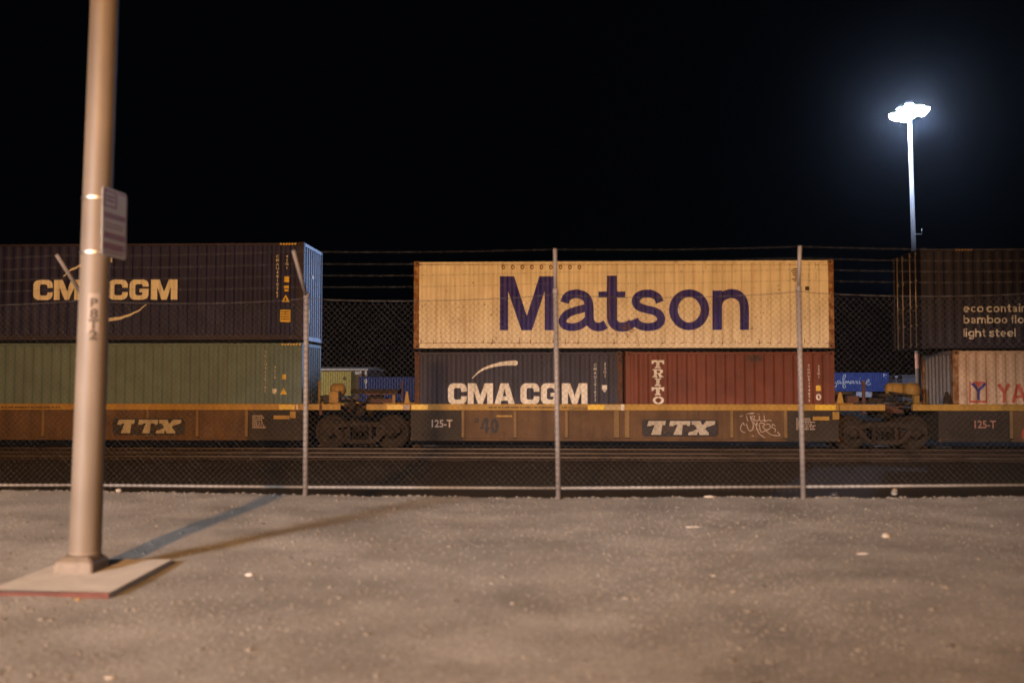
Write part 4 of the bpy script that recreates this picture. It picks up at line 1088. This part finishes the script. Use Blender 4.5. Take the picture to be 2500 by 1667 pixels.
# plate stands along the depth direction, facing right
zb2, zt2 = P(270, 630, PY).z, P(270, 466, PY).z
xs_ = pc(2.6).x + .085
yA, yB = PY-.20, PY+.26
al = Vector((.082, .9966, 0)); nrm = Vector((.9966, -.082, 0))
o0 = Vector((P(248, 550, PY-.2).x, PY-.20, 0)); LEN = .355
def sp(u, z, lf=0): v = o0 + al*u + nrm*lf; return (v.x, v.y, z)
hgt = zt2-zb2
def roundrect(u0, u1, z0, z1, r, n=5):
    out = []
    for cx, cz, a0 in ((u1-r, z0+r, -90), (u1-r, z1-r, 0), (u0+r, z1-r, 90), (u0+r, z0+r, 180)):
        out += [(cx+r*math.cos(R(a0+90*k/n)), cz+r*math.sin(R(a0+90*k/n))) for k in range(n+1)]
    return out
def signpart(name, poly2, lf0, lf1, mat):
    b = MB(); A = b.add([sp(u, z, lf1) for u, z in poly2]); B = b.add([sp(u, z, lf0) for u, z in poly2]); n = len(A)
    b.face(A); b.face(B[::-1])
    for k in range(n): j = (k+1) % n; b.face((A[j],A[k],B[k],B[j]))
    return b.build(name, mat, sg)
signpart('plate', roundrect(0, LEN, zb2, zt2, .03), 0, .003, M['sign_white'])
zz = lambda t: zb2+hgt*t
b = MB()
def bar(u0, u1, t0, t1):
    i = b.add([sp(u0, zz(t0), .0042), sp(u1, zz(t0), .0042), sp(u1, zz(t1), .0042), sp(u0, zz(t1), .0042)]); b.face(i)
_b0 = bar
def bar(u0, u1, t0, t1): _b0(u0*.755, u1*.755, t0, t1)
for q in ((.02,.27,.72,.745),(.02,.27,.94,.965),(.02,.045,.745,.94),(.245,.27,.745,.94)): bar(*q)
bar(.07,.22,.80,.83); bar(.07,.22,.86,.89); bar(.30,.45,.955,.975); bar(.445,.455,.05,.955)
rs = random.Random(4)
for t0, t1 in ((.56,.64),(.26,.35),(.10,.20)):
    u = .04
    while u < .42: w = rs.uniform(.025,.045); bar(u, min(.43, u+w), t0, t1); u += w+.012
for t0 in (.47,.42,.05):
    u = .06
    while u < .40: w = rs.uniform(.012,.03); bar(u, u+w, t0, t0+.022); u += w+.01
b.build('printing', M['sign_red'], sg)
for py in (482, 612):
    z = P(262, py, PY).z; bb = MB(); q0, q1 = sp(.16, z, -.002), pc(z); bb.cyl(q0, (q1.x+.11, q1.y, z), .012, n=8); bb.build('bracket', M['galv'], sg)

# concrete pad
pad = thing('concrete_pad', (-3.36, 7.3, 0), 'pale concrete pad with a red front edge under the tan pole', 'concrete pad')
pA, pB, pC = G(-28, 1440, .03), G(268, 1447, .03), G(420, 1366, .03)
b = MB(); xl = pA.x; yk = pC.y
ring_ = [(xl, pA.y), (pB.x, pB.y), (pC.x, yk), (xl-.02, yk)]
A = b.add([(x, y, .034) for x, y in ring_]); B = b.add([(x, y, -.12) for x, y in ring_])
b.face(A)
for k in (1,2,3): j = (k+1) % 4; b.face((A[j],A[k],B[k],B[j]))
b.build('slab', M['concrete'], pad)
b = MB(); b.prism([(xl,-.10),(pB.x,-.10),(pB.x,.0335),(xl,.0335)], pB.y-.012, pB.y-.0005); b.build('kerb_face', M['kerb_red'], pad)

# ------------------------------------------------------------------ beyond the train: yard boxes, shed, mast
def yard_chassis(x0, x1, y, z0, label):
    t = thing('container_chassis', ((x0+x1)/2, y+1.2, ZR), label, 'trailer')
    MB().box(x0+.2, x1-.2, y+.4, y+.55, z0-.32, z0-.03).build('rail_beam', M['yard_white'], t)
    MB().box(x0+.2, x1-.2, y+1.85, y+2.0, z0-.32, z0-.03).build('rail_beam', M['yard_white'], t)
    for px in (x0+.5, x1-2.2): MB().box(px, px+1.7, y-.02, y+.04, z0-.62, z0-.05).build('mud_guard', M['yard_white'], t)
    for x in (x1-1.0, x1-2.3):
        for yy in (y+.1, y+1.9): MB().lathe((x, yy, ZR+.5), (0,1,0), [(0,.3),(.02,.5),(.3,.5),(.32,.3)], 18).build('wheel', M['tyre'], t)
    for x in (x0+2.2, x0+3.0): MB().box(x, x+.12, y+.3, y+.42, ZR, z0-.3).build('landing_leg', M['yard_white'], t)
    return t
# royal blue box with script lettering on a trailer, right gap
Yb = 112.0
x1 = P(2170, 930, Yb).x; z1b = P(2100, 909, Yb).z; z0b = P(2100, 955.5, Yb).z
tS, plS2, uS2 = container('shipping_container', 'royal blue container with white script lettering parked beyond the gap of the train', x1-12.19, x1, Yb, z0b, z1b-z0b, M['yard_royal'], M['yard_royal'], detail=False, group='containers parked in the yard')
fs = px_fn(Yb, 300/2352, 2020, 860)
S3 = lambda *p: ribbon(list(p), 17)
decal('lettering', [S3((60,480),(20,520),(60,560),(130,570),(178,605),(160,655),(90,690)), S3((248,548),(205,545),(188,580),(212,598),(245,560),(247,592),(278,590)),
    S3((278,590),(330,500),(347,440),(328,424),(300,480),(306,560),(345,640),(332,682),(300,655),(308,595),(348,562)), S3((348,548),(350,597)), S3((350,580),(375,550),(385,597)), S3((385,580),(408,550),(420,594),(442,582)),
    S3((502,548),(452,555),(448,592),(490,575),(505,548),(508,594),(532,585)), S3((545,545),(550,562),(572,552),(566,594),(592,588)), S3((616,540),(615,594),(650,588)), S3((622,492),(630,505)),
    S3((668,545),(675,596)), S3((678,575),(694,550),(714,560),(718,594),(748,588)), S3((750,582),(795,558),(792,522),(758,545),(750,600),(785,626),(832,594))], fs, M['white_mark'], tS, plS2, uS2)
decals('identification_code', [rect(1065,410,1100,425), rect(1070,430,1095,465), rect(1110,425,1135,440), rect(1115,480,1125,500)], fs, M['white_mark'], tS, plS2, uS2)
yard_chassis(x1-12.6, x1-1.4, Yb, z0b, 'white trailer under the royal blue container beyond the train')
# blue box in the left gap
Yc = 105.0
xl_ = P(876, 935, Yc).x; zt_ = P(950, 919.5, Yc).z
tB, plB, uB = container('shipping_container', 'dark blue container with a white diamond mark seen through the left gap of the train', xl_, xl_+12.19, Yc, zt_-2.6, 2.6, M['yard_blue'], M['yard_blue'], detail=False, group='containers parked in the yard')
fb_ = px_fn(Yc, 300/2352, 740, 880)
decal('emblem', [S3((1198,350),(1178,395),(1198,435),(1220,395),(1198,350)), S3((1185,405),(1212,405)), S3((1195,440),(1192,480)), S3((1188,490),(1205,505),(1195,535))], fb_, M['white_mark'], tB, plB, uB)
# long yellow box with 45 under a white shed's eave
Yd = 118.0
xe_ = P(857, 930, Yd).x; zt2_ = P(800, 906.5, Yd).z
tD, plD, uD = container('shipping_container', 'yellow container numbered 45 in front of the white shed beyond the train', xe_-13.7, xe_, Yd, zt2_-2.9, 2.9, M['yard_yellow'], M['yard_yellow'], detail=False, group='containers parked in the yard')
fd = px_fn(Yd, 300/2352, 740, 880)
decal('lettering', [S3((782,318),(768,352),(795,352)), S3((785,335),(783,372)), S3((815,318),(802,320),(800,340),(815,348),(812,370),(798,370))], fd, M['ink'], tD, plD, uD)
Ye = 121.5
sh0, sh1 = P(560, 930, Ye).x, P(877, 930, Ye).x
zev, zrg = P(800, 903, Ye).z, P(800, 898, Ye+5).z
shed = thing('metal_shed', ((sh0+sh1)/2, Ye+6, ZR), 'white metal shed with a shallow gable roof behind the yellow container', 'shed')
b = MB(); b.box(sh0, sh1, Ye, Ye+11.5, ZR-.1, zev); b.build('wall', M['yard_white'], shed)
xo = P(900, 905, Ye).x
b = MB()
i = b.add([(sh0-.4,Ye-.5,zev-.05),(xo,Ye-.5,zev-.05),(xo,Ye+5.7,zev+.02),(sh0-.4,Ye+5.7,zev+.02),(xo,Ye+12,zev-.05),(sh0-.4,Ye+12,zev-.05)])
j = b.add([(sh0-.4,Ye-.5,zev+.12),(xo,Ye-.5,zev+.12),(xo,Ye+5.7,zev+.42),(sh0-.4,Ye+5.7,zev+.42),(xo,Ye+12,zev+.12),(sh0-.4,Ye+12,zev+.12)])
for q in ((j[0],j[1],j[2],j[3]),(j[3],j[2],j[4],j[5]),(i[3],i[2],i[1],i[0]),(i[5],i[4],i[2],i[3]),(i[0],i[1],j[1],j[0]),(i[1],i[2],j[2],j[1]),(i[2],i[4],j[4],j[2])): b.face(q)
b.build('roof', M['yard_white'], shed)
b = MB(); b.box(sh1+.003, xo-.05, Ye+.0, Ye+11, zev-1.7, zev-.06); b.build('canopy_panel', M['yard_grey'], shed)
for xx in (sh1+.1, xo-.4):
    MB().box(xx, xx+.22, Ye-.3, Ye-.08, ZR-.1, zev-.06).build('column', M['yard_white'], shed)
# grey box at the right gap
Yg = 116.0
xg0, xg1 = P(2203, 930, Yg).x, P(2262, 930, Yg).x; zg = P(2220, 915, Yg).z
bk = thing('yard_building', ((xg0+xg1)/2, Yg+3, ZR), 'low grey yard building behind the mast in the right gap', 'building')
MB().box(xg0, xg1+3, Yg, Yg+6, ZR-.1, zg-.15).build('wall', M['yard_grey'], bk); MB().box(xg0-.1, xg1+3.1, Yg-.1, Yg+6.1, zg-.148, zg).build('roof', M['yard_grey'], bk)
p = P(2188, 921, Yg); q = P(2188, 940, Yg)
yl = thing('yard_lamp', (p.x, Yg, ZR), 'tiny lamp post standing beside the low grey building far in the yard', 'lamp')
MB().cyl((p.x, Yg, ZR-.05), (p.x, Yg, p.z-.05), .05, n=8).build('post', M['yard_grey'], yl); MB().box(p.x-.14, p.x+.14, Yg-.1, Yg+.1, p.z-.05, p.z+.16).build('lamp_head', M['yard_white'], yl)

# high mast
YM_ = 90.0
mb_, mt_ = P(2243, 960, YM_), P(2219.5, 268, YM_)
mast = thing('high_mast_light', (mb_.x, YM_, ZR), 'tall white mast with a glaring ring of blue white floodlights above the yard', 'light mast')
mx = lambda z: mb_.x + (z-mb_.z)*(mt_.x-mb_.x)/(mt_.z-mb_.z)
b = MB(); b.cyl((mx(ZR), YM_, ZR-.1), (mx(mt_.z+.6), YM_, mt_.z+.6), .235, .165, n=20); b.build('pole', M['mast'], mast)
p = P(2240, 880, YM_); r_ = .345
b = MB(); b.cyl((mx(p.z-.7), YM_, p.z-.7), (mx(p.z+.6), YM_, p.z+.6), .229, .227, n=20, caps=False); b.build('painted_band', M['mast_red'], mast)
z_ = P(2250, 572, YM_).z; xm_ = mx(z_)
b = MB(); b.cyl((xm_, YM_, z_), (xm_+.75, YM_, z_), .035, n=8); b.cyl((xm_+.75, YM_, z_), (xm_+.75, YM_, z_+.5), .035, n=8); b.build('bracket', M['mast'], mast)
zr_ = mt_.z-.1; xr_ = mx(zr_)
b = MB(); nn = 24; rr = 1.08
b.tube([(xr_+rr*math.cos(k*2*math.pi/nn), YM_+rr*math.sin(k*2*math.pi/nn), zr_+.25) for k in range(nn+1)], .05, 6)
for k in range(4): b.cyl((xr_, YM_, zr_+.25), (xr_+rr*math.cos(k*math.pi/2), YM_+rr*math.sin(k*math.pi/2), zr_+.25), .04, n=6)
b.build('lamp_ring', M['mast'], mast)
b = MB(); b.lathe((xr_, YM_, zr_+.55), (0,0,1), [(0,.35),(.12,.4),(.3,.3),(.36,.05)], 16); b.build('head_cap', M['mast'], mast)
random.seed(9)
for k in range(14):
    an = k*2*math.pi/14 + .2; d = Vector((math.cos(an), math.sin(an), 0)); c = Vector((xr_, YM_, zr_)) + d*random.uniform(1.0, 1.22); c.z += .16*d.x + random.uniform(-.18, .14)
    h = MB(); h.lathe(c+Vector((0,0,.12)), tuple(d*.55+Vector((0,0,-1))), [(0,.14),(.10,.26),(.34,.42),(.38,.42)], 16); hd = h.build('floodlight', M['mast'], mast)
    e = (d*.55+Vector((0,0,-1))).normalized()
    h = MB(); h.lathe(c+Vector((0,0,.12))+e*.382, tuple(e), [(0,.405),(.12,.38),(.24,.28),(.31,.12)], 16); h.build('lens', M['lamp_on_blue'], hd)
ml = bpy.data.lights.new('mast_light', 'POINT'); ml.energy = MAST_W; ml.color = MAST_C; ml.shadow_soft_size = .5
mo = bpy.data.objects.new('mast_light', ml); COL.objects.link(mo); mo.parent = mast; mo.location = Vector((xr_, YM_, zr_-.45))-wloc(mast)

# ------------------------------------------------------------------ street lamps on the street behind the camera
def street_lamp(x, y, h, face, label, mat, watts, col, aim, cone, blend, size=.25):
    t = thing('street_lamp', (x, y, 0), label, 'street lamp', 'street lamps along the street')
    MB().cyl((x, y, -.05), (x, y, h), .11, .07, n=14).build('post', M['galv'], t)
    fx_, fy_ = face
    MB().tube([(x, y, h-.1), (x+fx_*.9, y+fy_*.9, h+.25), (x+fx_*1.9, y+fy_*1.9, h+.3)], .035, 8).build('arm', M['galv'], t)
    hx, hy, hz = x+fx_*2.2, y+fy_*2.2, h+.27
    MB().box(hx-.32, hx+.32, hy-.32, hy+.32, hz-.03, hz+.08).build('lamp_head', M['galv'], t, .05)
    b = MB(); b.lathe((hx, hy, hz-.031), (0,0,-1), [(0,.22),(.05,.18),(.08,.05)], 16); b.build('lens', mat, t)
    l = bpy.data.lights.new('lamp_light', 'SPOT'); l.energy = watts; l.color = col; l.spot_size = R(cone); l.spot_blend = blend; l.shadow_soft_size = size
    o = bpy.data.objects.new('lamp_light', l); COL.objects.link(o); o.parent = t
    pos = Vector((hx, hy, hz-.40)); o.location = pos - wloc(t)
    o.rotation_euler = (Vector(aim)-pos).to_track_quat('-Z', 'Y').to_euler()
    return t
street_lamp(pb.x-.05, -27.0, 10.2, (0, 1), 'sodium street lamp across the street behind the camera', M['lamp_on_sodium'], SODIUM_W, SODIUM_C, (-3.0, 29, 3.2), 40, .70, .42)
street_lamp(27.0, -14.0, 7.5, (-.2, .98), 'pale street lamp farther along the street', M['lamp_on_white'], SIDE_W, SIDE_C, (-3.0, 8.0, 1.5), 26, .9)
# stand-in floodlight added left behind the camera for the paler light across the gravel
fl = thing('stand_in_floodlight', (-13.8, -16.4, 0), 'stand-in white floodlight added on a slim post, unseen behind the camera', 'floodlight')
MB().cyl((-13.8, -16.4, -.05), (-13.8, -16.4, 5.8), .05, n=12).build('post', M['galv'], fl)
MB().box(-14.0, -13.6, -16.55, -16.3, 5.8, 6.1).build('lamp_head', M['galv'], fl, .03)
MB().box(-13.97, -13.63, -16.298, -16.29, 5.83, 6.07).build('lens', M['lamp_on_white'], fl)
for k, (be, wt) in enumerate(((13, .65), (19.5, .85), (26, 1.0), (32.5, 1.05))):
    l = bpy.data.lights.new('lamp_light', 'SPOT'); l.energy = LED_W*wt; l.color = LED_C; l.spot_size = R(16.5); l.spot_blend = 1.0; l.shadow_soft_size = 1.8
    o = bpy.data.objects.new('lamp_light', l); COL.objects.link(o); o.parent = fl; pos = Vector((-13.8+.06*k, -16.1, 5.95)); o.location = pos-wloc(fl)
    o.rotation_euler = Vector((math.sin(R(be)), math.cos(R(be)), -math.tan(R(10.3)))).to_track_quat('-Z', 'Y').to_euler()
# light pole added out of view on the left to brighten the yard
yp = thing('added_light_pole', (-54, 84, ZR), 'added light pole beyond the train, outside the picture', 'light mast')
MB().cyl((-54, 84, ZR-.1), (-54, 84, 14), .2, .12, n=14).build('pole', M['mast'], yp)
MB().box(-54.6, -53.4, 83.8, 84.3, 13.7, 14.1).build('lamp_head', M['mast'], yp, .05)
l = bpy.data.lights.new('added_yard_light', 'SPOT'); l.spot_size = R(75); l.spot_blend = .8; l.energy = YARD_W; l.color = (1.0, .93, .88); l.shadow_soft_size = .4
o = bpy.data.objects.new('added_yard_light', l); COL.objects.link(o); o.parent = yp; o.location = Vector((-54, 84.6, 13.4))-wloc(yp); o.rotation_euler = Vector((28, 33, -12)).to_track_quat('-Z', 'Y').to_euler()

l = bpy.data.lights.new('added_yard_light', 'SPOT'); l.spot_size = R(9); l.spot_blend = .7; l.energy = 300000; l.color = (1.0, .80, .70); l.shadow_soft_size = .3  # narrow spot added to brighten the lower mast
o = bpy.data.objects.new('added_yard_light', l); COL.objects.link(o); o.parent = yp; o.location = Vector((-53.6, 83.6, 13.4))-wloc(yp); o.rotation_euler = Vector((90.6, 6.4, -9.5)).to_track_quat('-Z', 'Y').to_euler()
yp = thing('added_light_pole', (46, 105, ZR), 'added low light pole hidden behind the charcoal container', 'light mast')  # added out of view to light the end faces of the left stack
MB().cyl((46, 105, ZR-.1), (46, 105, 12.2), .16, .1, n=14).build('pole', M['mast'], yp)
MB().box(45.5, 46.5, 104.8, 105.3, 12.1, 12.5).build('lamp_head', M['mast'], yp, .05)
l = bpy.data.lights.new('added_yard_light', 'SPOT'); l.spot_size = R(4.6); l.spot_blend = .5; l.energy = 240000; l.color = MAST_C; l.shadow_soft_size = .3
o = bpy.data.objects.new('added_yard_light', l); COL.objects.link(o); o.parent = yp; o.location = Vector((46, 104.6, 12))-wloc(yp); o.rotation_euler = Vector((-53, -74.4, -7.3)).to_track_quat('-Z', 'Y').to_euler()

# ------------------------------------------------------------------ night air: the glow round the floodlights
b = MB(); b.box(-230, 230, -70, 260, ZR-1.2, 60)
hm = bpy.data.materials.new('night_haze'); hm.use_nodes = True
for n_ in list(hm.node_tree.nodes):
    if n_.type == 'BSDF_PRINCIPLED': hm.node_tree.nodes.remove(n_)
pv = hm.node_tree.nodes.new('ShaderNodeVolumePrincipled')
pv.inputs['Color'].default_value = (.85, .90, 1, 1); pv.inputs['Density'].default_value = HAZE_D; pv.inputs['Anisotropy'].default_value = .955
hm.node_tree.links.new(pv.outputs[0], hm.node_tree.nodes['Material Output'].inputs['Volume'])
tag(b.build('haze', hm), 'thin night haze over the whole place', 'haze', kind='stuff')
